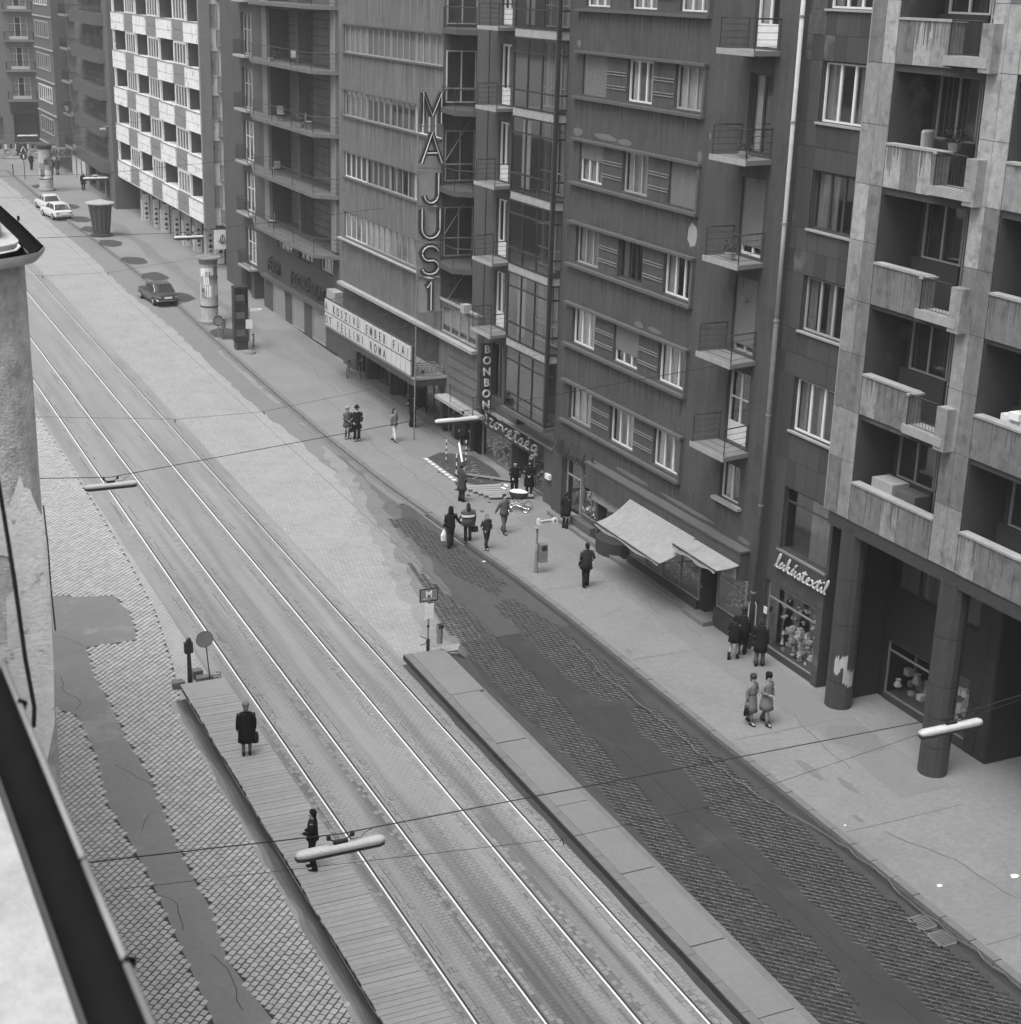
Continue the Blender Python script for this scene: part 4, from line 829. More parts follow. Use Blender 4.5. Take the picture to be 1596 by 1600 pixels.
stroke([(.06, 0), (.06, 1), (.5, .25), (.94, 1), (.94, 0)], 16.5); stroke([(0, 0), (.5, 1), (1, 0)], 14.65); stroke([(.25, .33), (.75, .33)], 14.65)
stroke([(.85, 1), (.85, .3)]+arc(.5, .3, .35, .3, 0, -170, 8), 12.75); stroke([(.05, 1), (.05, .35)]+arc(.5, .35, .45, .35, 180, 360, 9)+[(.95, 1)], 11.05)
stroke(arc(.5, .74, .42, .26, 20, 250, 8)[:]+arc(.5, .27, .42, .25, 70, -165, 8), 9.25); stroke([(.35, .8), (.55, 1), (.55, 0)], 7.5)
for zc in (12.75, 11.05, 9.25, 7.5): obj('backing_panel', MB().box(28.88, 30.08, YS+.11, YS+.14, zc-.1, zc+1.5), 'trim_light', ts)
for (a, b) in ((76.02, 78.55), (78.85, 82.15), (71.55, 75.7)): window(Mb, 30.3, a, b, .95, 3.55, 4, 'frame_dark', 'none', .5, name='entrance_door', mull=.08)
window(Mb, 30.3, 82.55, 83.95, 1.15, 3.35, 2, 'iron_grey', 'none', .3, name='entrance_door'); window(Mb, 30.3, 70.05, 71.15, .95, 3.15, 1, 'iron_grey', 'none', .3, name='entrance_door'); window(Mb, 30.3, 67.75, 69.55, .95, 3.15, 3, 'iron_grey', 'none', .3, name='entrance_door')
obj('entrance_step', MB().gbox(29.9, 30.3, 67.6, 84.2, .1, .24), 'pavement_dark', Mb); ledge(Mb, 30.1, 65.6, 70.25, 3.25, 3.42, .65, 'slab_edge', 'cornice'); railing(Mb, [(29.5, 68.4), (29.5, 65.65), (30.9, 65.65)], 3.42, .95, 4)

# ================================================================== building C: loggias with long balconies, hairdresser
Cb = thing('apartment_building', (30.5, 98, G(98)), 'dark apartment building with deep grooved loggias and long angular railed balconies', 'building')
XK = 30.5; cf = [17.95, 14.45, 11.0, 7.52, 21.45]; ops = []
for s in cf: ops += [(88.4, 100.6, s+.02, s+3.05 if s < 21 else s+3, 1.3), (104.6, 107.2, s+.02, s+2.65, .8)]
ops += [(104.6, 107.2, 3.95, 6.4, .8), (88.6, 91.0, 6.1, 7.4, .6), (96.6, 99.6, 6.15, 7.42, .6), (92.4, 95.4, 6.1, 7.4, .6)]
ops = [o for o in ops if not (o[0] == 88.4 and o[2] < 8)]+[(88.4, 100.6, 7.54, 10.6, 1.3)]
obj('loggia_back', MB().box(31.74, 31.79, 88.5, 100.5, 7.7, 26), 'plaster_M', Cb)
shops = [(90.0, 92.3), (94.2, 96.4), (98.2, 100.6)]
ops += [(a-.05, b+.35, 1.5, 3.6, .5) for a, b in shops]+[(103.0, 105.3, 1.4, 3.7, 1.3), (106.0, 108.5, 1.5, 3.6, .9)]
obj('wall', wallmb(XK, 86.35, 112.4, -.5, 26.6, ops, back=9), 'plaster_C', Cb)
for a, b in ((87.45, 88.35), (100.65, 101.7)): obj('loggia_pillar', MB().box(30.3, 30.6, a, b, 7.7, 26.4), 'concrete', Cb)
for k, s in enumerate(cf):
    o = obj('balcony', MB().prism([(XK+.1, 104.4), (30.2, 104.4), (29.15, 100.3), (29.15, 88.2), (XK+.1, 86.9)], s-.2, s+.0), 'slab_dark', Cb)
    railing(Cb, [(30.22, 104.3), (29.2, 100.2), (29.2, 88.3), (30.5, 87.0)], s, .95, 3, posts=[(30.22, 104.3), (29.2, 100.2), (29.2, 96.2), (29.2, 92.2), (29.2, 88.3), (30.5, 87.0)])
    obj('balcony', MB().box(29.95, XK+.05, 104.5, 107.4, s-.15, s-.0), 'slab_edge', Cb); railing(Cb, [(XK, 107.38), (30.0, 107.38), (30.0, 104.52)], s, .95, 4, True)
    window(Cb, XK, 104.6, 107.2, s+.02, s+2.65, 3, 'frame_white' if k in (2, 3) else 'frame_grey', 'sides', .2, name='balcony_door', tr=.6, fw=.08, mull=.12)
    window(Cb, XK+1.0, 88.6, 91.0, s+.05, s+2.5, 3, 'frame_grey', 'sides', .2, name='balcony_door'); 
    for z in (.6, 1.1, 1.6, 2.1, 2.6): ledge(Cb, XK+1.24, 91.4, 100.5, s+z, s+z+.05, .015, 'iron', 'groove')
    ledge(Cb, XK+1.24, 95.9, 96.1, s+.02, s+3, .9, 'plaster_M', 'loggia_divider')
window(Cb, XK, 104.6, 107.2, 3.95, 6.4, 3, 'frame_white', 'half', .2, tr=.6, fw=.08, mull=.12)
for a, b, fm in ((88.6, 91.0, 'frame_white'), (96.6, 99.6, 'frame_white'), (92.4, 95.4, 'frame_dark')): window(Cb, XK, a, b, 6.13, 7.4, 3, fm, 'sides', .12, cm='curtain_dim')
railing(Cb, [(XK, 107.4), (30.0, 107.4), (30.0, 104.5)], 3.85, .95, 4, True); obj('balcony', MB().box(29.95, XK+.05, 104.5, 107.4, 3.7, 3.84), 'slab_edge', Cb)
ledge(Cb, XK, 88.0, 102.6, 3.75, 3.95, .35, 'trim', 'shop_cornice'); obj('plinth', MB().box(30.42, 30.52, 88, 102.5, .8, 1.5), 'kerb_dark', Cb)
for a, b in shops:
    o = window(Cb, XK, a, b+.2, 1.55, 3.55, 1, 'trim_light', 'full', -.05, name='shop_window', fw=.08, cm='curtain'); obj('shop_blind', MB().box(XK+.0, XK+.03, a+.1, b+.1, 1.6, 3.4), 'panel_milk', Cb)
window(Cb, XK, 103.0, 105.3, 1.45, 3.65, 2, 'frame_dark', 'none', .6, name='shop_door'); window(Cb, XK, 106.0, 108.5, 1.55, 3.55, 2, 'frame_dark', 'none', .3, name='shop_window')
t = thing('shop_sign', (30.4, 95, 4.7), 'worn wall lettering reading FÉRFI FODRÁSZAT over the curtained shop windows', 'sign')
link('lettering', text_mesh('FÉRFI', 1.15, 'letter_dark', .12, 0, 1, 0), t, (30.38, 101.6, 4.35), RX); link('lettering', text_mesh('FODRÁSZAT', 1.15, 'letter_dark', .12, 0, .98, 0), t, (30.38, 96.6, 4.3), RX).scale = (1.08, 1, 1)
o = obj('wall_board', MB().box(29.9, 30.45, 86.6, 88.1, 4.6, 5.5), 'trim_light'); tag(o, 'pale dirty board on the wall at the far end of the marquee', 'board')
for x, y, z0, z1 in ((30.3, 105.9, 3.98, 6.5),): pass

# ================================================================== building B: white chequered block on an arcade
Bb = thing('apartment_building', (30.0, 131, G(131)), 'white chequered apartment block raised on an arcade of poster-covered piers', 'building')
XB = 30.0; YB = 116.2; cols = [(146.8, 141.6, 'w'), (141.6, 138.0, 'g'), (138.0, 133.3, 'w'), (133.3, 129.6, 'g'), (129.6, 124.6, 'w'), (124.6, 120.9, 'g'), (120.9, 116.3, 'w')]
bf = [5.3, 8.57, 11.78, 14.92, 18.15, 21.45, 24.7]; ops = []
for s in bf:
    for a, b, c in cols: ops.append((b+(.14 if c == 'w' else .1), a-(.14 if c == 'w' else .1), s+1.45 if c == 'w' else s+1.55, s+3.2 if c == 'w' else s+3.05, 1.5 if c == 'w' else .7))
obj('wall', wallmb(XB+.14, YB, 147.0, 5.15, 26.9, [o for o in ops if o[3] < 26.8], back=1.7), 'white_B', Bb)
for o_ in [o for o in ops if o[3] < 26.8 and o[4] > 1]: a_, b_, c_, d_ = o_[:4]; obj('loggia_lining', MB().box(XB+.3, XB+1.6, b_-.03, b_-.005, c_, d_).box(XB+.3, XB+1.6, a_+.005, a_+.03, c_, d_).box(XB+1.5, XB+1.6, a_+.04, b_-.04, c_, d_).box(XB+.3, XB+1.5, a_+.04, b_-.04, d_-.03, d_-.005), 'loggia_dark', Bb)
obj('wall', MB().box(31.85, 42, YB+.02, 147, 5.1, 26.9), 'white_B', Bb)
rndB = random.Random(4)
for k, s in enumerate(bf):
    for j, (a, b, c) in enumerate(cols):
        if c == 'w':
            x0 = XB-.02; p = obj('balcony_parapet', MB().box(x0, XB+.3, b+.02, a-.02, s-.02, s+1.42), 'white_B', Bb)
            sub('parapet_rim', MB().box(x0-.03, x0+.05, b, a, s+1.422, s+1.48).mesh('parapet_rim', 'concrete'), p)
            sub('panel_joint', MB().box(x0-.006, x0, b+.04, a-.04, s+.62, s+.65).mesh('panel_joint', 'grey_B'), p)
        else:
            obj('spandrel_panel', MB().box(XB+.05, XB+.14, b+.04, a-.04, s+.04, s+.76), 'grey_B', Bb); obj('spandrel_panel', MB().box(XB+.05, XB+.14, b+.04, a-.04, s+.79, s+1.5), 'grey_B', Bb)
            if s < 24: window(Bb, XB+.14, round(b+.1, 2), round(a-.1, 2), s+1.55, s+3.05, 4, 'frame_white', 'thin' if rndB.random() < .7 else 'full', .0, cm='curtain_dim', mull=.12)
obj('corner_strip', MB().box(XB-.1, XB+.7, YB-.3, YB+.08, 5.0, 26.8), 'grey_B', Bb)
for k, s in enumerate(bf):
    window(Bb, YB, 30.7, 31.3, s+1.2, s+2.8, 2, 'frame_grey', 'full', -.07, face='Y', cm='curtain_dim')
    obj('balcony', MB().box(31.2, 32.0, 114.6, YB+.02, s-.1, s+.05), 'concrete', Bb); railing(Bb, [(31.25, YB), (31.25, 114.65), (32, 114.65)], s+.05, .95, 4, True)
t_ = [(30.6, 140.3), (30.65, 136.8), (30.75, 133.6), (30.85, 130.3), (31.0, 127.3), (31.15, 124.4), (31.3, 121.4), (31.4, 118.8)]
for i, (x, y) in enumerate(t_):
    p = obj('arcade_pier', MB().box(x-.0, x+.55, y-.45, y+.45, 1.5, 5.1), 'concrete', Bb)
    if i % 2 == 0 or i > 3: sub('poster', MB().box(x-.03, x-.0, y-.42, y+.42, 1.95, 3.95).mesh('poster', 'poster_grey'), p); 
    sub('poster', MB().box(x+.02, x+.54, y-.48, y-.45, 1.9, 4.5).mesh('poster', 'paper'), p); sub('poster_print', MB().lathe([(.02, 0), (.2, .15), (.06, .3), (.22, .5), (.08, .75), (.2, 1.0), (.05, 1.15), (.18, 1.4), (.02, 1.6)], 8, (x+.27, y-.37, 2.3)).mesh('poster_print', 'letter_dark'), p)
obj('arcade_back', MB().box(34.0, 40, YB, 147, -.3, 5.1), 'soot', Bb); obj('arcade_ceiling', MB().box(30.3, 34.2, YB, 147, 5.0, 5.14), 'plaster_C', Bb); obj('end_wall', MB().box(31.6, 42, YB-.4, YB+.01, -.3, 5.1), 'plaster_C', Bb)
o = thing('street_lamp', (30.3, 148.6, G(148)), 'slim street lamp with a curved top in front of the white chequered block', 'street lamp')
obj('pole', MB().tube([(30.2, 148.6, 2), (30.2, 148.6, 8.8), (30.1, 148.6, 9.3), (29.7, 148.6, 9.6), (29.2, 148.6, 9.4)], .05, 6), 'iron_grey', o, True); obj('lamp_head', MB().box(28.9, 29.4, 148.5, 148.7, 9.25, 9.4), 'zinc', o)
t = thing('poster_sign', (30.4, 113.4, 4), 'white square sign with a flower emblem hanging beside the white block', 'sign')
obj('board', MB().box(29.8, 31.0, 113.0, 113.06, 3.9, 5.3), 'paper', t)
for k in range(5): a = math.radians(-60+30*k); obj('petal', MB().tube([(30.4, 112.97, 4.3), (30.4+.35*math.sin(a), 112.97, 4.3+.35*math.cos(a)), (30.4+.15*math.sin(a), 112.97, 4.3+.72*math.cos(a))], .025, 4), 'letter_dark', t)
obj('hanger', MB().tube([(29.9, 113.03, 5.3), (31.5, 113.03, 5.6)], .02, 4), 'iron', t)

# ================================================================== building A and the ones beyond
Ab = thing('apartment_building', (30.4, 160, G(160)), 'dark grey apartment building with long solid wedge-shaped balconies, beyond the white block', 'building')
obj('wall', wallmb(30.6, 147.05, 184, -.5, 26.9, [(175.2, 181.5, s+1.0, s+2.7, .6) for s in (5.6, 8.9, 12.2, 15.5, 18.8)]+[(149.5, 166, 2.6, 4.9, 1.0)], back=10), 'plaster_A', Ab)
obj('pier', MB().box(29.7, 30.65, 147.06, 149.3, -.3, 26.5), 'plaster_A', Ab)
for k, s in enumerate((5.3, 8.6, 11.85, 15.1, 18.35, 21.6)):
    m = MB(); P = [(29.15, 149.2), (29.05, 150.2), (29.3, 163.2), (30.6, 164.0), (30.6, 148.6), (29.7, 148.6)]
    o = obj('balcony', m.prism(P, s-.05, s+1.0), 'plaster_L', Ab); railing(Ab, P[:4], s+1.0, .4, 1, m='iron', posts=P[1:3])
    if k: tiles(Ab, 30.6, [150, 152.4, 154.8, 157.2, 159.6, 162, 165], [s-2.2, s-1.65, s-1.1, s-.55], [], ['plaster_A', 'render_E', 'plaster_C'], 'facing_block', .08, .05)
    if s < 20: window(Ab, 30.6, 175.2, 181.5, s+1.3, s+3.0, 5, 'frame_white' if k % 2 else 'frame_grey', 'sides', -.05, cm='curtain_dim', mull=.2)
    obj('small_balcony', MB().box(29.7, 30.6, 167.4, 171.5, s+.2, s+.4), 'concrete', Ab); railing(Ab, [(30.6, 171.4), (29.75, 171.4), (29.75, 167.5), (30.6, 167.5)], s+.4, .95, 3, True)
for a in (151, 155, 159, 163): obj('shop_pillar', MB().box(30.45, 30.62, a, a+.6, 2, 5), 'concrete', Ab)
obj('side_bay', MB().box(29.2, 30.6, 172.5, 184, 4.9, 26.5), 'plaster_A', Ab)
for k in range(6): window(Ab, 29.2, 174.5, 182.5, 6.2+3.3*k, 7.9+3.3*k, 6, 'frame_white' if k in (1, 4) else 'frame_grey', 'sides', -.07, cm='curtain_dim', mull=.2, fw=.1); ledge(Ab, 29.2, 172.4, 184, 5.0+3.3*k, 5.15+3.3*k, .1, 'slab_edge', 'cornice')
t = thing('shop_sign', (29, 172, 4.4), 'shop board reading AJÁNDÉK across the pavement front', 'sign'); obj('board', MB().box(27.7, 30.5, 171.8, 171.95, 4.35, 5.35), 'trim_light', t)
link('lettering', text_mesh('AJÁNDÉK', .92, 'letter_dark', .05, 0, .95, .01), t, (27.8, 171.78, 4.5), 0).scale = (.66, 1, 1)
obj('shop_front', MB().box(30.35, 30.6, 163.8, 171.9, 2.3, 4.6), 'panel_milk', Ab)
for a in (164, 166.5, 169.2): obj('shop_mullion', MB().box(30.3, 30.35, a, a+.2, 2.3, 4.6), 'iron', Ab)
o = obj('shop_awning', MB().prism([(28.6, 150.2), (28.9, 154.2), (30.6, 154.2), (30.6, 150.2)], 4.5, 4.62), 'trim_light'); tag(o, 'flat shop canopy under the lowest wedge-shaped balcony', 'awning')
# end of the street
Fb = thing('corner_building', (28, 199, G(199)), 'grey corner house closing the end of the street with a dark shop front', 'building')
YF = 199.0; ops = []; wx = [(20.8, 22.4), (24.6, 26.3), (28.7, 30.9), (34.5, 36.5)]
for s in (8.2, 11.6, 15.0, 18.4, 21.8): ops += [(a, b, s, s+2.6, .7) for a, b in wx]
ops += [(28.6, 33.8, 3.2, 7.0, 1.4), (24.4, 27.4, 3.4, 6.2, .8)]
obj('wall', wallmb(YF, 8, 46, -.5, 27, ops, face='Y', back=12), 'plaster_far', Fb)
for s in (8.2, 11.6, 15.0, 18.4, 21.8):
    for i, (a, b) in enumerate(wx):
        window(Fb, YF, a, b, s+.05, s+2.6, 3, 'frame_white', 'sides' if s < 19 else 'full', .1, face='Y', tr=.7, mull=.1, hb=.15, cm='curtain')
        if i == 2: obj('balcony', MB().box(a-.6, b+.6, YF-.8, YF, s-.18, s), 'concrete', Fb); railing(Fb, [(a-.55, YF), (a-.55, YF-.75), (b+.55, YF-.75), (b+.55, YF)], s, .95, 3, True)
        elif i == 1: obj('balcony', MB().box(a-.3, b+.3, YF-.6, YF, s-.18, s), 'concrete', Fb)
obj('shop_fascia', MB().box(28.3, 34.2, YF-.15, YF-.01, 6.6, 7.6), 'frame_dark', Fb)
window(Fb, YF, 28.6, 33.8, 3.4, 6.6, 3, 'frame_dark', 'none', .3, face='Y', name='shop_window')
o = obj('unseen_block', MB().box(-16, 1.2, 52, 196, -.5, 11), 'plaster_far'); tag(o, 'unseen pale row of houses on the left, kept low to let light onto the road', 'building')  # out of view, height kept low so light reaches the left road
o = obj('unseen_block', MB().box(30.6, 45, -60, 21.9, -.5, 29), 'plaster_D'); tag(o, 'unseen tall dark block beyond the right edge, added to shade the near street', 'building')  # out of view, added to darken the near end of the street
t = thing('site_fence', (28, 191, G(191)), 'striped boards fencing off the roadworks rubble at the crossing', 'fence')
for i in range(22): x = 22+i*.6; obj('board', MB().box(x, x+.28, 190.8, 190.86, 3.35, 3.85), 'paper' if i % 2 else 'cloth_charcoal', t)
obj('rail', MB().box(21.5, 35.5, 190.87, 190.93, 3.4, 3.8), 'letter_mid', t)
m = MB(); r = random.Random(3)
for i in range(260): x, y, s = r.uniform(21, 35), r.uniform(186, 196), r.uniform(.12, .4); m.box(x, x+s, y, y+s, G(y), G(y)+s*r.uniform(.4, 1)+.2)
o = obj('rubble', m, 'trim_light'); o['kind'] = 'stuff'; tag(o, 'rubble heaps behind the striped boards', 'rubble')
obj('refuge_kerb', MB().gbox(18, 31, 186.3, 187, .0, .2), 'slab_edge').__setitem__('kind', 'structure')

# ================================================================== near left: neighbour's rounded corner and our own gutter
gz = CH-1.63
Nb = thing('neighbour_building', (1, 12, 0), 'rough-rendered house corner with peeling plaster at the left edge', 'building')
def rc(x1, y0, r, y1, x0): return [(x0, y0)]+[(x1-r+r*math.sin(t*.1963), y0+r-r*math.cos(t*.1963)) for t in range(9)]+[(x1, y1), (x0, y1)]
obj('unseen_upper_block', MB().prism([(-12, 12), (-4, 12), (-4, 48), (-12, 48)], 20, 24), 'trim', Nb); obj('wall', MB().prism(rc(1.485, 10.0, .3, 48, -12.0), -.3, gz-.07), 'rough_render', Nb, False)  # unseen upper block and wall length added to shade the near road
m = MB(); PP = [(95/1596, 0)]
def wl(px, py, Y=9.985):
    d = r2*((px-798)/F)-u2*((py-800)/F)+fwd; d = d*(Y/d.y); return (d.x, Y, CH+d.z)
peel = [(32, 742), (38, 762), (47, 764), (52, 778), (62, 800), (72, 815), (76, 860), (80, 960), (84, 1040), (86, 1130), (60, 1260), (-30, 1270), (-30, 1010), (12, 1010), (10, 940), (22, 920), (14, 870), (-30, 860), (-30, 800), (14, 790)]
i = len(m.v); m.v += [wl(*p) for p in peel]+[wl(p[0], p[1], 9.999) for p in peel]; m.f.append(tuple(range(len(peel)))); m.f += [(k, (k+1) % len(peel), len(peel)+(k+1) % len(peel), len(peel)+k) for k in range(len(peel))]
obj('bare_patch', m, 'bare_plaster', Nb)
# its gutter: along the street, then round the corner
gp = [(1.52, 30, gz+.0), (1.52, 11, gz), (1.51, 10.08, gz), (1.45, 9.9, gz-.0), (1.34, 9.8, gz-.0), (1.2, 9.76, gz-.01), (.2, 9.74, gz-.03)]
def trough(P, r, seg=8, th=.008):
    m = MB(); K = len(P); P = [Vector(p) for p in P]; n = seg+1
    for s_ in (1, -1):
        rr = r if s_ == 1 else r-th; i0 = len(m.v)
        for k, p in enumerate(P):
            t = P[min(k+1, K-1)]-P[max(k-1, 0)]; t.z = 0; t.normalize(); a = Vector((t.y, -t.x, 0))
            for j in range(n): an = math.pi*j/seg; m.v.append(tuple(p+a*rr*math.cos(an)-Vector((0, 0, 1))*rr*math.sin(an)))
        for k in range(K-1):
            for j in range(seg): m.f.append((i0+k*n+j, i0+k*n+j+1, i0+(k+1)*n+j+1, i0+(k+1)*n+j))
    return m
obj('gutter', trough(gp, .075), 'zinc', Nb, True)
for s_ in (1,):
    q = [Vector(p) for p in gp]; o_ = []
    for k, p in enumerate(q):
        t_ = q[min(k+1, len(q)-1)]-q[max(k-1, 0)]; t_.z = 0; t_.normalize(); o_.append(tuple(p+Vector((t_.y, -t_.x, 0))*.078*s_))
    obj('gutter_bead', MB().tube(o_, .011, 6), 'zinc', Nb, True)
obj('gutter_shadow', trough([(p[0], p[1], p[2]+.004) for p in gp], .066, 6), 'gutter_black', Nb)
obj('roof', MB().prism(rc(1.49, 9.86, .25, 30, -2), gz-.065, gz-.04), 'trim', Nb); obj('roof', MB().prism(rc(1.45, 9.96, .3, 30, -2), gz-.04, gz+.02), 'roof_felt', Nb); obj('roof', MB().prism(rc(1.38, 10.14, .35, 30, -2), gz+.02, gz+.1), 'roof_felt', Nb)
for y_ in (11.2, 13.8): obj('gutter_clip', MB().box(1.59, 1.605, y_, y_+.02, gz+.0, gz+.03), 'gutter_black', Nb)
# own house: roof edge, gutter, wall
Ob = thing('own_building', (0, 2, 20), 'roof edge and dark open gutter of the house the picture is taken from, bottom left', 'building')
oz = CH-1.8
def gp2(px, py, z):
    d = r2*((px-798)/F)-u2*((py-800)/F)+fwd; d = d*((z-CH)/d.z); return (d.x, d.y, z)
A_, B_ = gp2(238, 1602, oz), gp2(8, 1045, oz)
ux = (B_[0]-A_[0])/(B_[1]-A_[1]); xo = lambda y, o=0: A_[0]+ux*(y-A_[1])+o
R_ = .072
obj('gutter', trough([(xo(y_, -R_), y_, oz) for y_ in (-2, .5, 2, 3, 3.9, 4.15)], R_, 10, .004), 'gutter_dark', Ob, True)
m = trough([(xo(y_, -R_), y_, oz) for y_ in (-2, .5, 2, 3, 3.9, 4.12)], R_-.006, 10, .003); m.f = [f for f in m.f if (f[0] % 11) < 6]; obj('gutter_shade_silt', m, 'gutter_black', Ob, True)  # black half lining: shade of the deep trough painted in, with wet dirt
for y0, y1 in ((-2, 2.62), (2.64, 3.02), (3.04, 4.15)): obj('gutter_bead', MB().tube([(xo(y0), y0, oz), (xo(y1), y1, oz)], .0085, 8), 'iron_grey', Ob, True)
for y_ in (2.62, 3.85): obj('gutter_clip', MB().tube([(xo(y_, -.0), y_, oz+.012), (xo(y_, .014), y_+.012, oz-.0), (xo(y_, .0), y_+.0, oz-.05)], .008, 6), 'gutter_black', Ob)
obj('roof', MB().prism([(-3, -2), (xo(-2, -2*R_+.02), -2), (xo(3.65, -2*R_+.02), 3.65), (-3, 3.65)], oz-.06, oz+.012), 'roof_felt', Ob)
obj('wall', MB().box(-12, xo(0, -2*R_-.02), -60, 9.9, -.3, oz-.07), 'rough_render', Ob)
obj('end_pipe', MB().tube([(xo(4.1, -.09), 4.1, oz-.05), (xo(4.2, -.10), 4.2, oz+.35)], .025, 8), 'zinc', Ob, True)
o = obj('lightning_cable', MB().tube([wl(-8, 720, 5.6), wl(4, 790, 5.5), wl(22, 900, 5.3), wl(40, 1030, 5.1), wl(54, 1105, 5.0), wl(53, 1135, 4.9)], .0075, 6), 'gutter_black', None, True); tag(o, 'black cable hanging down the peeling wall at the left', 'cable')
o = obj('wall_cable', MB().tube([wl(68, 790, 9.96), wl(75, 850, 9.96), wl(80, 920, 9.96), wl(87, 985, 9.96)], .005, 5), 'gutter_black'); tag(o, 'thin dark wire along the rounded edge of the rendered corner', 'cable')

# ================================================================== span wires, street lamps on wires, tram wires
def lamp(x, y, z, label, rz=0):
    t = thing('hanging_lamp', (x, y, z), label, 'street lamp', 'long street lamps hung on wires over the road', rz)
    L_ = .775; P = [(-L_, 0, 0), (-L_+.03, 0, .0), (-L_+.12, 0, .0), (0, 0, .0), (L_-.12, 0, 0), (L_-.03, 0, 0), (L_, 0, 0)]
    m = MB(); m.tube([(p[0], 0, .02) for p in P], .1, 10, rr=[(.02, .015), (.07, .05), (.1, .075), (.1, .075), (.1, .075), (.07, .05), (.02, .015)]); sub('shell', m.mesh('shell', 'lamp_shell', True), t)
    m = MB(); m.tube([(p[0]*.99, 0, -.035) for p in P], .1, 10, rr=[(.02, .02), (.075, .06), (.1, .08), (.1, .08), (.1, .08), (.075, .06), (.02, .02)]); sub('diffuser', m.mesh('diffuser', 'lamp_under', True), t)
    sub('rim', MB().tube([(-L_+.02, -.06, -.005), (-L_+.15, -.098, -.005), (L_-.15, -.098, -.005), (L_-.02, -.06, -.005)], .012, 5).mesh('rim', 'iron_grey'), t)
    for s_ in (-1, 1): sub('end_cap', MB().tube([(s_*(L_-.07), 0, .012), (s_*(L_-.03), 0, .012)], .06, 8).mesh('end_cap', 'iron'), t)
    sub('bracket', MB().box(-.12, .12, -.03, .03, .08, .15).tube([(-.2, 0, .2), (0, 0, .1), (.2, 0, .2)], .015, 5).mesh('bracket', 'iron'), t)
    for s_ in (-1, 1): sub('wire_clamp', MB().box(-.03, .03, -.03, .03, 0, .07).mesh('wire_clamp', 'iron'), t, (s_*.2, 0, .19))
    sub('feed_cable', MB().tube([(.15, 0, .13), (.35, 0, .12), (.42, 0, .2), (.55, .0, .24)], .007, 4).mesh('feed_cable', 'iron'), t); return t
def wire(pts, r, label, name='span_wire', grp='wires spanning the street'):
    return tag(obj(name, MB().tube(pts, r, 4), 'wire'), label, 'wire', grp)
def span(y, z, x0, x1, label, lamps, dz=.0, r=.011):
    wire([(x0, y, z+dz+1.1), (7.5, y, z+.28), (14, y, z+.27), (19.8, y, z+.3), (x1, y, z+dz+1.2)] if lamps else [(x0, y, z+.5), (11, y, z), (20, y, z), (x1, y, z+.5)], r, label)
spn = [(21.3, 9.55, 7.45, 19.0, 'carrying the two nearest lamps'), (44.5, 9.2, 8.15, 20.2, 'carrying the two mid-distance lamps'), (79.25, 10.3, 8.0, 19.6, 'crossing in front of the hairdresser'), (99.3, 10.92, 8.0, 18.9, 'crossing before the poster column'), (128.3, 10.75, 8, 19.4, 'crossing at the far end')]
nm = [('hanging lamp over the wooden platform, half hiding a standing man', 'nearest hanging lamp on the right, in front of a round column'), ('hanging lamp over the left rails at mid distance', 'hanging lamp in front of the Szövetség shop doorway'), (None, 'hanging lamp before the arcade piers of the white block'), (None, 'hanging lamp above the shop canopy of the wedge-balconied house'), (None, 'small far hanging lamp before the dark corner shop')]
for (y, z, xa, xb, lb), (la, lb2) in zip(spn, nm):
    xa, za, xb, zb = {21.3: (7.39, 9.6, 19.96, 9.43), 44.5: (8.43, 8.7, 19.45, 9.7)}.get(y, (xa, z, xb, z))
    wire([(.3, y, za+.9), (xa, y, za+.2), (xb, y, zb+.2), (30.2, y, zb+1.1)], .011, 'thick span wire '+lb)
    if la: lamp(xa, y, za-.06, la, math.radians(0))
    if lb2: lamp(xb, y, zb-.06, lb2, 0)
for y, x in ((25.0, 0), (57.6, 0), (87, 0), (116, 0), (146, 0)):
    z = G(y)+6.0; wire([(.4, y, z+1.4), (13.5, y, z), (16.9, y, z), (30.2, y, z+1.6)], .006, 'thin cross wire holding the tram wires, %s' % {25.0: 'nearest to the camera', 57.6: 'at the level of the cinema sign', 87: 'before the hairdresser', 116: 'at the near end of the white block', 146: 'at the far end of the white block'}[y])
    for xx in (13.45, 16.95): wire([(xx, y-.09, z-.1), (xx, y, z), (xx, y+.09, z-.1)], .014, 'dark clamp on the wire over the %s track, %s' % ('left' if xx < 15 else 'right', {25.0: 'nearest to the camera', 57.6: 'level with the bay', 87: 'level with the cinema', 116: 'near end of the white block', 146: 'far end of the white block'}[y]), 'wire_clamp', 'clamps on the tram wires')
wire([(13.42, 12, G(12)+5.6), (13.45, 60, G(60)+5.5), (13.45, 176, G(176)+5.5)], .006, 'tram contact wire over the left track', 'contact_wire', 'tram contact wires')
wire([(16.85, 12, G(12)+5.6), (16.95, 60, G(60)+5.5), (16.95, 176, G(176)+5.5)], .006, 'tram contact wire over the right track', 'contact_wire', 'tram contact wires')

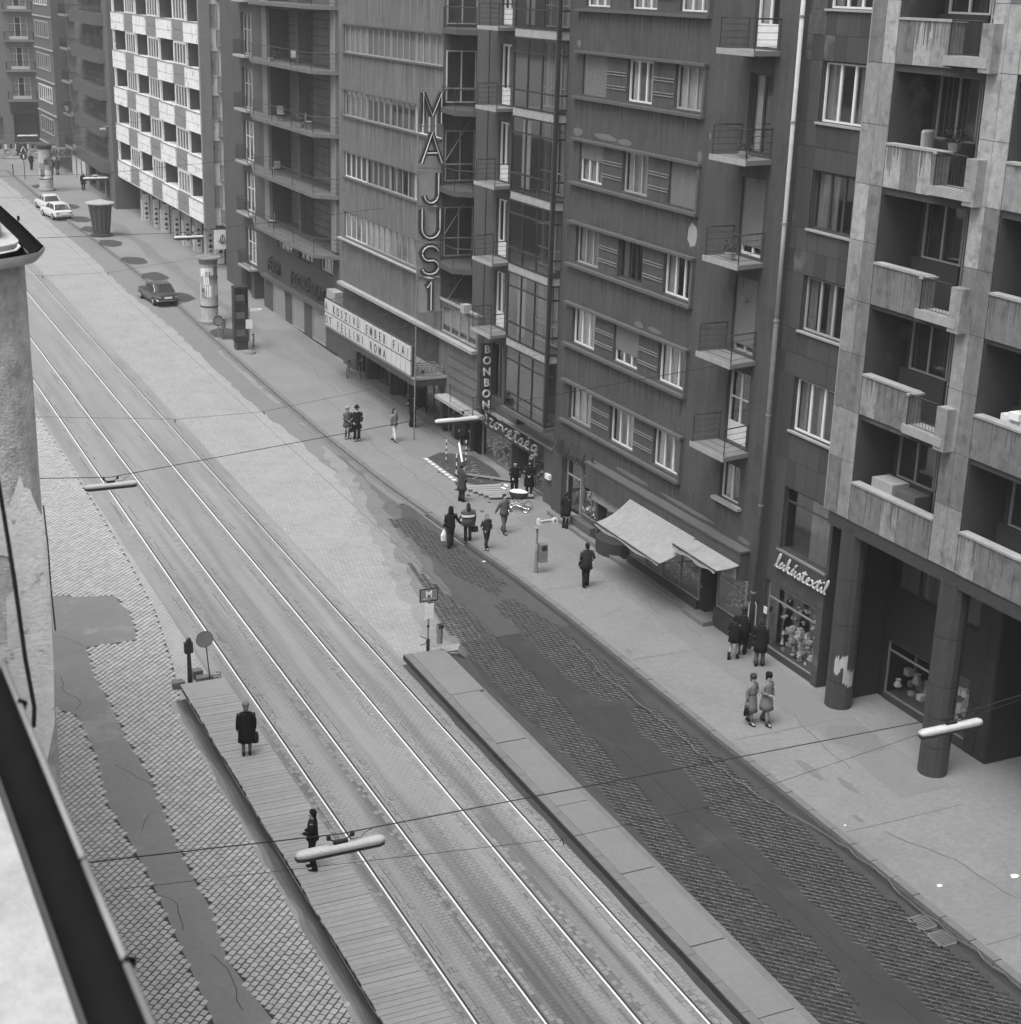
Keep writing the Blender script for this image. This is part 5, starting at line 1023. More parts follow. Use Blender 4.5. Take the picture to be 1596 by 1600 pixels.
# ================================================================== street furniture
def T0(name, x, y, label, cat, group=None, rz=0, h=0): return thing(name, (x, y, G(y)+h), label, cat, group, rz)
def S(name, mb, m, t, smooth=False): return sub(name, mb.mesh(name, m, smooth), t)
t = T0('stop_sign', 19.38, 46.5, 'tram stop post with a dark plate marked M and a white timetable', 'stop sign', h=.2)
S('pole', MB().tube([(0, 0, -.1), (0, 0, 2.62)], .045, 8), 'iron_grey', t); t.scale = (.72,)*3; S('pole_foot', MB().lathe([(.09, -.2), (.09, .55)], 8), 'iron', t)
S('plate', MB().box(-.42, .42, -.03, .03, 2.55, 3.12), 'letter_mid', t); S('plate_frame', MB().box(-.45, .45, -.025, .025, 2.5, 2.55).box(-.45, .45, -.025, .025, 3.12, 3.17).box(-.46, -.42, -.04, .04, 2.5, 3.17).box(.42, .46, -.04, .04, 2.5, 3.17), 'letter_dark', t)
sub('letter', text_mesh('M', .42, 'goods_white', .02, 0, 1, .02, 'CENTER'), t, (.0, -.045, 2.74)); sub('small_lettering', text_mesh('MÁJUS 1 MOZI', .1, 'letter_light', .02, 0, 1, 0, 'CENTER'), t, (0, -.045, 2.61))
S('timetable', MB().box(-.2, .26, -.06, -.03, 1.62, 2.38), 'goods_white', t); S('collar', MB().lathe([(.06, 1.15), (.07, 1.25), (.05, 1.3)], 8), 'iron', t); S('lower_collar', MB().lathe([(.055, .45), (.055, .55)], 8), 'goods_white', t)
S('lever', MB().tube([(-.05, 0, .55), (-.45, -.1, .8)], .02, 5).tube([(-.05, 0, .5), (-.28, -.3, .45), (-.5, -.25, .4)], .02, 5), 'iron', t)
t = T0('litter_bin', 19.75, 46.35, 'grey open litter bin strapped to the M stop post', 'bin', h=.2); t.scale = (.72,)*3; S('bin_body', MB().tube([(0, 0, .35), (0, 0, 1.3)], .19, 8, rr=[(.15, .15), (.19, .19)]), 'iron_grey', t); S('bin_opening', MB().box(-.12, .14, -.2, .1, 1.2, 1.33), 'iron', t)
t = T0('fallen_disc', 20.5, 46.0, 'flat round disc sign lying tipped over beside the M stop post', 'sign'); t.scale = (.72,)*3; S('disc', MB().tube([(0, 0, .17), (.03, -.02, .2)], .38, 16), 'platform', t); S('stub', MB().tube([(-.55, .25, .12), (-.2, .05, .16)], .04, 6), 'iron_grey', t)
t = T0('post_lamp', 11.12, 46.95, 'dark post with a box lantern on rubble blocks at the head of the wooden platform', 'post')
S('post', MB().tube([(0, 0, 0), (-.02, 0, 1.75)], .09, 8, rr=[(.12, .12), (.08, .08)]), 'iron', t); t.scale = (.75,)*3; S('lantern_box', MB().prism([(-.2, -.1), (.16, -.1), (.16, .12), (-.2, .12)], 1.62, 2.1), 'iron', t); S('cap', MB().lathe([(.11, 2.1), (.12, 2.2), (.1, 2.27), (.02, 2.34)], 8), 'iron', t); S('bulb', MB().lathe([(.1, 2.08), (.1, 2.13)], 8), 'letter_light', t)
t = T0('round_sign', 11.8, 47.0, 'dark round disc sign on a thin post at the head of the wooden platform', 'sign')
S('post', MB().tube([(0, 0, 0), (-.14, 0, 1.9)], .028, 6), 'iron', t); t.scale = (.72,)*3; S('disc', MB().tube([(-.2, -.03, 2.2), (-.2, .01, 2.2)], .38, 20), 'letter_mid', t); S('disc_rim', MB().tube([(-.2+.385*math.cos(k*.3307), -.01, 2.2+.385*math.sin(k*.3307)) for k in range(20)], .02, 5), 'iron', t)
for i, (x, y, a, b, hh) in enumerate(((10.72, 46.95, .42, .3, .26), (11.62, 47.1, .55, .28, .22), (11.5, 47.5, .35, .3, .3))):
    o = obj('kerb_block', MB().prism([(x-a/2, y-b/2), (x+a/2, y-b/2+.05), (x+a/2-.04, y+b/2), (x-a/2+.03, y+b/2+.02)], .0, hh, 1), 'kerbstone'); tag(o, ['stone block left of the lantern post', 'low stone block between the lantern post and the round sign', 'pale stone block behind the lantern post'][i], 'block', 'stone blocks at the platform head')
o = obj('wire_coil', MB().tube([(11.95+.2*math.cos(t*.6), 46.95+.16*math.sin(t*.6), G(47)+.06+.03*math.sin(t*1.3)+.012*t) for t in range(24)], .014, 5), 'iron'); tag(o, 'loose coil of wire at the foot of the round sign', 'wire')
def adcol(x, y, h, r, lab, top):
    t = T0('advertising_column', x, y, lab, 'advertising column', 'poster columns on the pavement', h=.14); S('base', MB().lathe([(r+.22, 0), (r+.2, .18), (r+.05, .3)], 16), 'iron_grey', t); S('shaft', MB().lathe([(r, .3), (r, h-.5)], 16), 'poster_grey', t)
    S('cap', MB().lathe([(r+.02, h-.5), (r+.08, h-.2), (r+.32, h-.12), (r+.3, h-.05), (.1, h)], 16), 'frame_dark' if top else 'iron_grey', t); S('band', MB().lathe([(r+.03, h*.25), (r+.03, h*.27)], 16), 'iron', t)
    rr = random.Random(int(y))
    for k in range(14):
        a = -2.9+rr.random()*2.6; z = .4+rr.random()*(h-1.6); w_, hh = rr.choice(((.5, .75), (.7, .5), (.35, .5))); m = MB(); R = r+.012
        for q in range(4): a0, a1 = a+w_/r*q/4, a+w_/r*(q+1)/4; m.quad(*[(R*math.cos(b), R*math.sin(b), zz) for b, zz in ((a0, z), (a1, z), (a1, z+hh), (a0, z+hh))])
        S('poster', m, rr.choice(['paper', 'paper', 'goods_white', 'trim_light', 'letter_mid'] if not top else ['paper', 'letter_mid', 'letter_dark', 'goods_white']), t)
    return t
t = adcol(25.62, 98.9, 4.35, .56, 'white poster column with letters KO, near the dark parked car', False)
sub('poster_lettering', text_mesh('KO', .42, 'letter_dark', .01, 0, 1, .0), t, (-.15, -.6, 2.9)); sub('poster_lettering', text_mesh('KO', .42, 'letter_dark', .01, 0, 1, .0), t, (-.58, -.42, 2.1))
adcol(25.7, 160.2, 4.5, .66, 'far poster column with a dark upper half, beside the far crossing', True)
t = T0('kiosk', 25.6, 133.3, 'dark drum-shaped kiosk, narrower at the foot, with a pale overhanging round roof', 'kiosk', h=.14); S('body', MB().lathe([(.95, 0), (.95, .12), (.72, .2), (.75, .8), (.98, 2.6)], 20), 'frame_dark', t); S('roof', MB().lathe([(1.0, 2.6), (1.22, 2.68), (1.2, 2.75), (.15, 3.0)], 20), 'slab_edge', t)
for k in range(6): a = -2.8+k*.45; S('rib', MB().tube([(.74*math.cos(a), .74*math.sin(a), .25), (1.0*math.cos(a), 1.0*math.sin(a), 2.55)], .02, 4), 'iron_grey', t)
t = T0('display_tower', 25.55, 91.4, 'tall dark display case with three glazed tiers at the kerb', 'display case', h=.14)
S('plinth', MB().box(-.36, .36, -.3, .3, 0, .55), 'frame_dark', t); S('frame', MB().box(-.42, -.36, -.32, .32, .5, 3.75).box(.36, .42, -.32, .32, .5, 3.75).box(-.42, .42, -.34, .34, 3.72, 3.84).box(-.36, .36, -.33, .33, 2.62, 2.72).box(-.36, .36, -.33, .33, 1.55, 1.65).box(-.42, .42, -.33, .33, .5, .58), 'iron', t)
for z in (.6, 1.67, 2.74): S('display_back', MB().box(-.35, .35, -.05, .05, z, z+.92), 'trim', t); S('display_panel', MB().prism([(-.3, -.1), (.25, -.1), (.25, -.07), (-.3, -.07)], z+.2, z+.6), 'trim_light', t); S('pane', MB().box(-.36, .36, -.31, -.3, z, z+.95), 'glass', t)
t = T0('stop_post', 25.75, 90.2, 'bus stop post with a key-shaped arm plate and a white notice beside the display case', 'stop sign', h=.14)
S('pole', MB().tube([(0, 0, 0), (0, 0, 2.75)], .04, 6), 'iron_grey', t); S('foot', MB().lathe([(.38, 0), (.36, .1), (.08, .16)], 12), 'iron_grey', t); S('notice', MB().box(-.22, .2, -.04, -.01, 1.5, 2.05), 'paper', t); S('arm', MB().box(0, .62, -.02, .02, 2.55, 2.7).lathe([(.12, 0), (.12, .05)], 12, (.7, 0, 2.6)), 'paper', t)
t = T0('round_sign', 24.95, 94.3, 'round no-parking disc on a short post by the poster column', 'sign', h=.14); S('post', MB().tube([(0, 0, 0), (0, 0, .9)], .03, 6), 'iron_grey', t); S('disc', MB().tube([(0, -.02, 1.15), (0, .02, 1.15)], .3, 16), 'letter_mid', t); S('disc_rim', MB().tube([(.3*math.cos(k*.4189), -.02, 1.15+.3*math.sin(k*.4189)) for k in range(16)], .03, 5), 'iron', t); S('foot', MB().lathe([(.25, 0), (.2, .06)], 10), 'iron_grey', t)
t = T0('litter_bin', 25.35, 94.7, 'small grey bin on a post behind the round disc', 'bin', h=.14); S('bin_body', MB().tube([(0, 0, .55), (0, 0, 1.2)], .18, 8), 'iron_grey', t); S('bin_post', MB().tube([(0, 0, 0), (0, 0, .6)], .03, 5), 'iron_grey', t)
t = T0('stop_post', 26.2, 51.9, 'bus stop post with a long white key-shaped arm plate, in the middle of the pavement', 'stop sign', h=.14)
S('pole', MB().tube([(0, 0, 0), (0, 0, 2.0)], .045, 8), 'iron_grey', t); S('pole_foot', MB().lathe([(.09, 0), (.07, .9)], 8), 'iron_grey', t); S('head', MB().box(-.02, .09, -.04, .04, 1.95, 2.25), 'paper', t)
S('arm', MB().box(.09, .68, -.02, .02, 2.02, 2.16), 'paper', t); S('arm_disc', MB().tube([(.76, -.03, 2.09), (.76, .03, 2.09)], .13, 14), 'paper', t); S('arm_print', MB().box(.15, .6, -.028, -.02, 2.06, 2.12).tube([(.76, -.045, 2.09), (.76, -.03, 2.09)], .06, 8), 'letter_mid', t); S('collar', MB().lathe([(.05, 1.85), (.17, 1.9), (.05, 1.95)], 8), 'iron_grey', t); S('notice_band', MB().lathe([(.06, .95), (.06, 1.2)], 8), 'trim_light', t)
t = T0('litter_bin', 26.45, 51.85, 'grey square litter bin hung on the post with the key-shaped arm', 'bin', h=.14); S('bin_body', MB().box(-.16, .16, -.13, .13, .45, 1.2), 'iron_grey', t); S('bin_opening', MB().tube([(0, -.14, 1.05), (0, -.12, 1.05)], .12, 10), 'iron', t)
t = T0('road_sign', 24.9, 168.2, 'far road sign with a square plate over a round one on a thin post', 'sign', h=.14); S('post', MB().tube([(0, 0, 0), (0, 0, 2.6)], .04, 5), 'iron', t); S('square_plate', MB().box(-.42, .42, -.03, .03, 2.7, 3.6), 'letter_dark', t); S('arrow', MB().tube([(-.25, -.05, 2.85), (0, -.05, 3.35), (.25, -.05, 2.85)], .05, 4), 'paper', t); S('round_plate', MB().tube([(0, -.03, 2.35), (0, .03, 2.35)], .36, 14), 'letter_dark', t); S('round_mark', MB().box(-.06, .06, -.05, -.03, 2.15, 2.55), 'paper', t)
o = obj('bollard', MB().tube([(24.4, 172.5, G(172)), (24.35, 172.5, G(172)+1.2)], .06, 5), 'iron'); tag(o, 'short dark post on the far kerb corner', 'post')
# pavement excavation
def stake(x, y, h, lab):
    t = T0('striped_stake', x, y, lab, 'stake', 'striped warning stakes round the dug-up pavement', h=.14)
    n = 8
    for k in range(n): S('band', MB().tube([(0, 0, h*k/n), (0, 0, h*(k+1)/n)], .03, 6), 'paper' if k % 2 else 'letter_dark', t)
stake(28.45, 66.3, 1.15, 'striped stake at the far end of the dug-up pavement'); stake(29.3, 65.9, 1.15, 'striped stake farthest right by the dug-up pavement'); stake(27.55, 63.0, 1.5, 'striped stake beside the man in the hat')
o = obj('pale_board', MB().tube([(28.8, 65.6, G(65)+1.3), (28.0, 63.2, G(63)+.75)], .05, 4), 'paper'); tag(o, 'pale board propped between the striped stakes', 'board')
o = obj('barrier_board', MB().gbox(27.55, 27.75, 63.3, 67.1, .15, .24), 'trim_light'); tag(o, 'pale striped barrier board lying along the dug-up pavement', 'board'); o.rotation_euler = (0, 0, 0)
for k in range(9): sub('board_stripe', MB().gbox(27.56, 27.74, 63.4+k*.42, 63.55+k*.42, .241, .246).mesh('board_stripe', 'paper'), o)
o = obj('excavated_ground', MB().flat([(27.9, 67.3), (28.8, 67.9), (30.1, 66.9), (30.2, 64.6), (29.9, 62.8), (28.7, 62.2), (28.0, 63.4)], .155), 'soil'); o['kind'] = 'structure'
o = obj('long_timber', MB().tube([(28.1, 64.4, G(64)+.25), (30.1, 62.5, G(62)+.25)], .08, 4), 'cloth_mid'); tag(o, 'dark timber laid slantwise across the dug-up pavement', 'timber')
for k in range(6):
    u = k/5; a = Vector((27.6+u*.55, 62.4-u*1.7, G(62)+.2)); b = Vector((30.0+u*.1, 61.9-u*1.75, G(62)+.22)); m = MB(); d = (b-a).normalized(); n_ = Vector((-d.y, d.x, 0))*.13
    q = [a+n_, b+n_, b-n_, a-n_]; m.v += [tuple(p) for p in q]+[tuple(p+Vector((0, 0, .06))) for p in q]; m.f += [(0, 1, 2, 3), (7, 6, 5, 4), (0, 4, 5, 1), (1, 5, 6, 2), (2, 6, 7, 3), (3, 7, 4, 0)]
    o = obj('board', m, 'plank%d' % (k % 3)); tag(o, ['farthest', 'second farthest', 'third farthest', 'third nearest', 'second nearest', 'nearest'][k]+' board of the walkway over the dug-up pavement', 'board', 'walkway boards beside the pram')
m = MB(); r = random.Random(9)
for i in range(70): x, y, s = r.gauss(28.9, .6), r.gauss(64.6, 1.1), r.uniform(.04, .15); m.box(x, x+s, y, y+s, G(y)+.14, G(y)+.15+s*.7)
for x, y in ((27.7, 61.9), (27.4, 61.4), (27.9, 60.2), (27.1, 59.2), (28.3, 59.6), (27.2, 62.3)): m.box(x, x+.13, y, y+.1, G(y)+.14, G(y)+.2)
o = obj('paving_debris', m, 'kerbstone'); o['kind'] = 'stuff'; tag(o, 'loose stones and earth in the dug-up pavement', 'debris')
for i, (x, y, s) in enumerate(((26.38, 27.8, .1), (28.6, 27.4, .15), (24.9, 54.0, .09), (25.9, 31.3, .05))):
    o = obj('litter', MB().flat([(x-s, y-s*.4), (x, y-s*.7), (x+s, y-s*.2), (x+s*.6, y+s*.5), (x-s*.5, y+s*.6)], .16 if x > 25 else .03), 'paper'); tag(o, ['scrap of white paper on the pavement near the drain grate', 'crumpled white paper at the right edge of the pavement', 'small scrap lying at the kerb below the key-armed post', 'tiny scrap on the pavement near the right kerb'][i], 'litter', 'scraps of paper on the ground')
t = T0('drain_grate', 25.0, 26.4, 'iron drain grate in two panels at the foot of the right kerb', 'drain')
for k, yy in enumerate((.05, -.72)):
    g_ = S('grate_panel', MB().box(-.3, .26, yy, yy+.05, 0, .03).box(-.3, .26, yy+.57, yy+.62, 0, .03).box(-.3, -.25, yy, yy+.6, 0, .03).box(.21, .26, yy, yy+.6, 0, .03), 'kerbstone', t)
    for q in range(8): sub('bar', MB().box(-.25, .21, yy+.08+q*.062, yy+.11+q*.062, .0, .025).mesh('bar', 'kerbstone'), g_)
    S('grate_well', MB().box(-.29, .25, yy+.01, yy+.6, -.01, .012), 'gutter_black', t)
# bicycles
def bicycle(x, y, rz, lab):
    t = T0('bicycle', x, y, lab, 'bicycle', 'bicycles parked by the cinema wall', rz, .14)
    for wx in (-.5, .5):
        w_ = S('wheel', MB().tube([(wx+.33*math.cos(k*.3491), 0, .34+.33*math.sin(k*.3491)) for k in range(19)], .018, 5), 'tyre', t); sub('rim', MB().tube([(wx+.3*math.cos(k*.3491), 0, .34+.3*math.sin(k*.3491)) for k in range(19)], .01, 4).mesh('rim', 'chrome'), w_)
    S('frame', MB().tube([(-.5, 0, .34), (-.1, 0, .32), (.33, 0, .85), (-.22, 0, .8), (-.1, 0, .32)], .02, 5).tube([(.5, 0, .34), (.33, 0, .9)], .018, 5).tube([(-.5, 0, .34), (-.22, 0, .8)], .014, 5), 'car_dark', t); S('saddle', MB().rings([(-.25, 0, .88, .13, .07), (-.25, 0, .93, .13, .08)], 8), 'tyre', t)
    S('handlebar', MB().tube([(.28, -.25, 1.0), (.35, -.1, .98), (.35, .1, .98), (.28, .25, 1.0)], .014, 5), 'chrome', t)
bicycle(29.6, 83.3, math.radians(60), 'bicycle with a bright front wheel leaning by the cinema wall'); bicycle(29.95, 82.6, math.radians(75), 'second bicycle behind the one with the bright wheel'); bicycle(26.3, 91.3, math.radians(70), 'bicycle leaning behind the bus stop post by the display case')
# baby carriage
t = T0('pram', 28.75, 58.9, 'baby carriage with a white cover and thin curved chrome frame', 'pram', None, math.radians(-40), .14)
S('body', MB().rings([(0, 0, .55, .3, .17), (0, 0, .7, .42, .22), (0, 0, .85, .44, .24)], 12), 'cloth_charcoal', t); S('cover', MB().rings([(0, 0, .86, .42, .22), (-.02, 0, .93, .3, .15)], 12), 'goods_white', t)
for s_ in (-.22, .22): S('frame', MB().tube([(-.75, s_, 1.05), (-.55, s_, 1.0), (-.3, s_, .55), (0, s_, .3), (.42, s_, .18)], .014, 5).tube([(-.4, s_, .18), (0, s_, .33), (.35, s_, .6)], .014, 5), 'chrome', t)
S('handle', MB().tube([(-.75, -.22, 1.05), (-.78, 0, 1.06), (-.75, .22, 1.05)], .018, 5), 'chrome', t)
for wx in (-.38, .4):
    for wy in (-.26, .26): w_ = S('wheel', MB().tube([(wx+.17*math.cos(k*.4488), wy, .19+.17*math.sin(k*.4488)) for k in range(15)], .014, 5), 'chrome', t); sub('tyre', MB().tube([(wx+.185*math.cos(k*.4488), wy, .19+.185*math.sin(k*.4488)) for k in range(15)], .012, 4).mesh('tyre', 'tyre'), w_)

# ================================================================== cars
def sect(m, xs):
    """loft along the car: each section (x, halfwidth bottom, halfwidth top, z0, z1)"""
    i0 = len(m.v)
    for x, a, b, z0, z1 in xs:
        for y, z in ((-a*.93, z0), (-a, z0+(z1-z0)*.3), (-(a+b)/2, z0+(z1-z0)*.72), (-b*.93, z1-.02), (-b*.6, z1), (b*.6, z1), (b*.93, z1-.02), ((a+b)/2, z0+(z1-z0)*.72), (a, z0+(z1-z0)*.3), (a*.93, z0)): m.v.append((x, y, z))
    n = 10
    for k in range(len(xs)-1):
        for j in range(n): m.f.append((i0+k*n+j, i0+k*n+(j+1) % n, i0+(k+1)*n+(j+1) % n, i0+(k+1)*n+j))
    m.f.append(tuple(i0+j for j in range(n))); m.f.append(tuple(i0+(len(xs)-1)*n+j for j in range(n-1, -1, -1))); return m
def car(x, y, rz, paint, lab, wagon=False):
    t = T0('parked_car', x, y, lab, 'car', 'cars parked along the kerb' , rz)   # front points to local +x
    w_ = .8
    S('body', sect(MB(), [(-2.1, w_*.9, w_*.86, .42, .78), (-2.02, w_*.97, w_*.93, .3, .86), (-1.3, w_, w_*.95, .26, .9), (-.3, w_, w_*.96, .24, .93), (.9, w_, w_*.95, .26, .92), (1.4, w_, w_*.92, .28, .87), (2.0, w_*.96, w_*.86, .32, .78), (2.08, w_*.86, w_*.8, .42, .7)]), paint, t, False)
    rr = -1.75 if wagon else -1.45
    S('greenhouse', sect(MB(), [(rr, w_*.9, w_*.82, .88, .93), (rr+.35 if wagon else -1.0, w_*.88, w_*.72, .88, 1.34), (.15, w_*.9, w_*.74, .88, 1.37), (.75, w_*.9, w_*.82, .88, .94)]), 'car_glass', t)
    S('roof', sect(MB(), [(rr+.33 if wagon else -1.02, w_*.74, w_*.68, 1.31, 1.37), (-.5, w_*.76, w_*.7, 1.33, 1.42), (.05, w_*.76, w_*.7, 1.33, 1.42), (.22, w_*.74, w_*.66, 1.31, 1.36)]), paint, t)
    for s_ in (-1, 1):
        for a, b in (((rr+.02, .9), (rr+.36 if wagon else -1.0, 1.34)), ((-.45, .92), (-.45, 1.36)), ((.15, 1.36), (.74, .93))): S('pillar', MB().tube([(a[0], s_*w_*.9*.97, a[1]), (b[0], s_*w_*.76, b[1])], .035, 5), paint, t)
        for wx in (-1.3, 1.3):
            q = S('wheel', MB().tube([(wx, s_*(w_-.16), .3), (wx, s_*(w_-.14), .3), (wx, s_*(w_+.01), .3)], .3, 16), 'tyre', t); sub('rim', MB().tube([(wx, s_*(w_+.01), .3), (wx, s_*(w_+.03), .3)], .17, 12).mesh('rim', 'chrome'), q)
        S('tail_light', MB().box(-2.13, -2.09, min(s_*.48, s_*.7), max(s_*.48, s_*.7), .58, .72), 'letter_mid', t); S('headlight', MB().tube([(2.07, s_*.55, .62), (2.1, s_*.55, .62)], .09, 10), 'chrome', t); S('door_handle', MB().box(-.35, -.2, s_*w_-.01, s_*w_+.015, .76, .79), 'chrome', t)
    S('rear_bumper', MB().tube([(-2.05, -.78, .45), (-2.17, -.7, .45), (-2.17, .7, .45), (-2.05, .78, .45)], .05, 6), 'chrome', t); S('front_bumper', MB().tube([(2.0, -.78, .42), (2.14, -.7, .42), (2.14, .7, .42), (2.0, .78, .42)], .05, 6), 'chrome', t); S('number_plate', MB().box(-2.16, -2.12, -.26, .26, .55, .67), 'paper', t)
    return t
car(24.15, 107.0, math.radians(96), 'car_dark', 'dark saloon car parked at the kerb with chrome rear bumper'); car(23.85, 144.4, math.radians(99), 'car_white', 'pale estate car parked behind a white car by the far kerb', True); car(24.0, 149.2, math.radians(95), 'car_white', 'white saloon car farthest up the kerb, ahead of the pale estate')
car(31.0, 181.5, math.radians(178), 'car_white', 'pale car crossing at the far junction beside the shop board')

def plant(x, y, z, lab, s=.25, n=60, seed=1):
    r = random.Random(seed); t = thing('pot_plant', (x, y, z), lab, 'plant'); sub('pot', MB().lathe([(s*.35, 0), (s*.5, s*.6)], 10).mesh('pot', 'trim_light'), t); m = MB()
    for i in range(n):
        a, b, c = r.gauss(0, s*.45), r.gauss(0, s*.45), s*.6+abs(r.gauss(0, s*.5)); d = s*.22; u = r.uniform(0, 6.3); m.quad((a, b, c), (a+d*math.cos(u), b+d*math.sin(u), c+d*.4), (a+d*1.6*math.cos(u+.4), b+d*1.6*math.sin(u+.4), c+d*.9), (a+d*math.cos(u+.9), b+d*math.sin(u+.9), c+d*.5))
    q = sub('leaves', m.mesh('leaves', 'leaf'), t); q['kind'] = 'stuff'
mat('leaf', .045, .3, 9)
plant(30.95, 35.9, 18.75, 'potted plant on the loggia ledge behind the patterned armchair balcony', .4, 90, 2); plant(29.4, 44.6, 14.31, 'withered plant in a tub on the third small balcony with thin rails', .4, 50, 3); plant(29.5, 44.4, 17.7, 'leafy plant on the small balcony near the top of the dark plaster wall', .35, 60, 4)
plant(29.7, 92, 14.45, 'bushy pot on the long angular balcony, second from the top', .5, 70, 5); plant(29.6, 97.5, 17.95, 'small pot on the topmost long angular balcony', .4, 50, 6); plant(29.8, 169, 9.3, 'overgrown pot on the small far balcony beside the wedge balconies', .8, 60, 7)
t = thing('armchair', (30.9, 37.0, 17.9), 'patterned upholstered chair back showing above the stone loggia parapet', 'chair', rz=.3); sub('backrest', MB().rings([(0, 0, .5, .32, .1), (0, .02, 1.3, .33, .1), (0, .03, 1.36, .28, .06)], 10).mesh('backrest', 'poster_grey'), t); sub('seat', MB().box(-.32, .32, -.6, 0, .25, .5).mesh('seat', 'poster_grey'), t)
o = obj('crate', MB().prism([(30.35, 36.2), (30.35, 37.2), (31.0, 37.2), (31.0, 36.2)], 8.1, 8.75), 'trim_light'); tag(o, 'pale carton on the lowest loggia of the stone-clad building', 'box')
o = obj('carton', MB().prism([(30.4, 35.2), (30.4, 36.1), (31.0, 36.1), (31.0, 35.2)], 8.1, 8.65), 'trim'); tag(o, 'grey carton next to the pale one on the lowest loggia', 'box')
o = obj('laundry', MB().box(30.5, 30.9, 31.2, 32.2, 11.8, 12.05).box(30.4, 30.8, 31.4, 31.8, 12.0, 12.2), 'paper'); tag(o, 'heap of pale bedding on the right-hand loggia parapet', 'bedding')
for i, (y, z) in enumerate(((96.5, 14.45), (91.0, 14.45), (93.5, 17.95), (97.8, 11.0), (99.0, 7.52))):
    t = thing('balcony_chair', (29.9, y, z), ['folding chair on the second long balcony, near its middle', 'folding chair at the near end of the second long balcony', 'folding chair on the topmost long balcony', 'folding chair on the third long balcony', 'folding chair at the far end of the lowest long balcony'][i], 'chair', 'folding chairs on the long balconies', rz=i*1.1)
    sub('seat', MB().box(-.2, .2, -.2, .2, .42, .46).mesh('seat', 'trim_light'), t); sub('backrest', MB().box(-.2, .2, .18, .22, .46, .9).mesh('backrest', 'trim_light'), t)
    for a in (-.18, .18):
        for b in (-.18, .18): sub('leg', MB().box(a-.015, a+.015, b-.015, b+.015, 0, .42).mesh('leg', 'iron'), t)
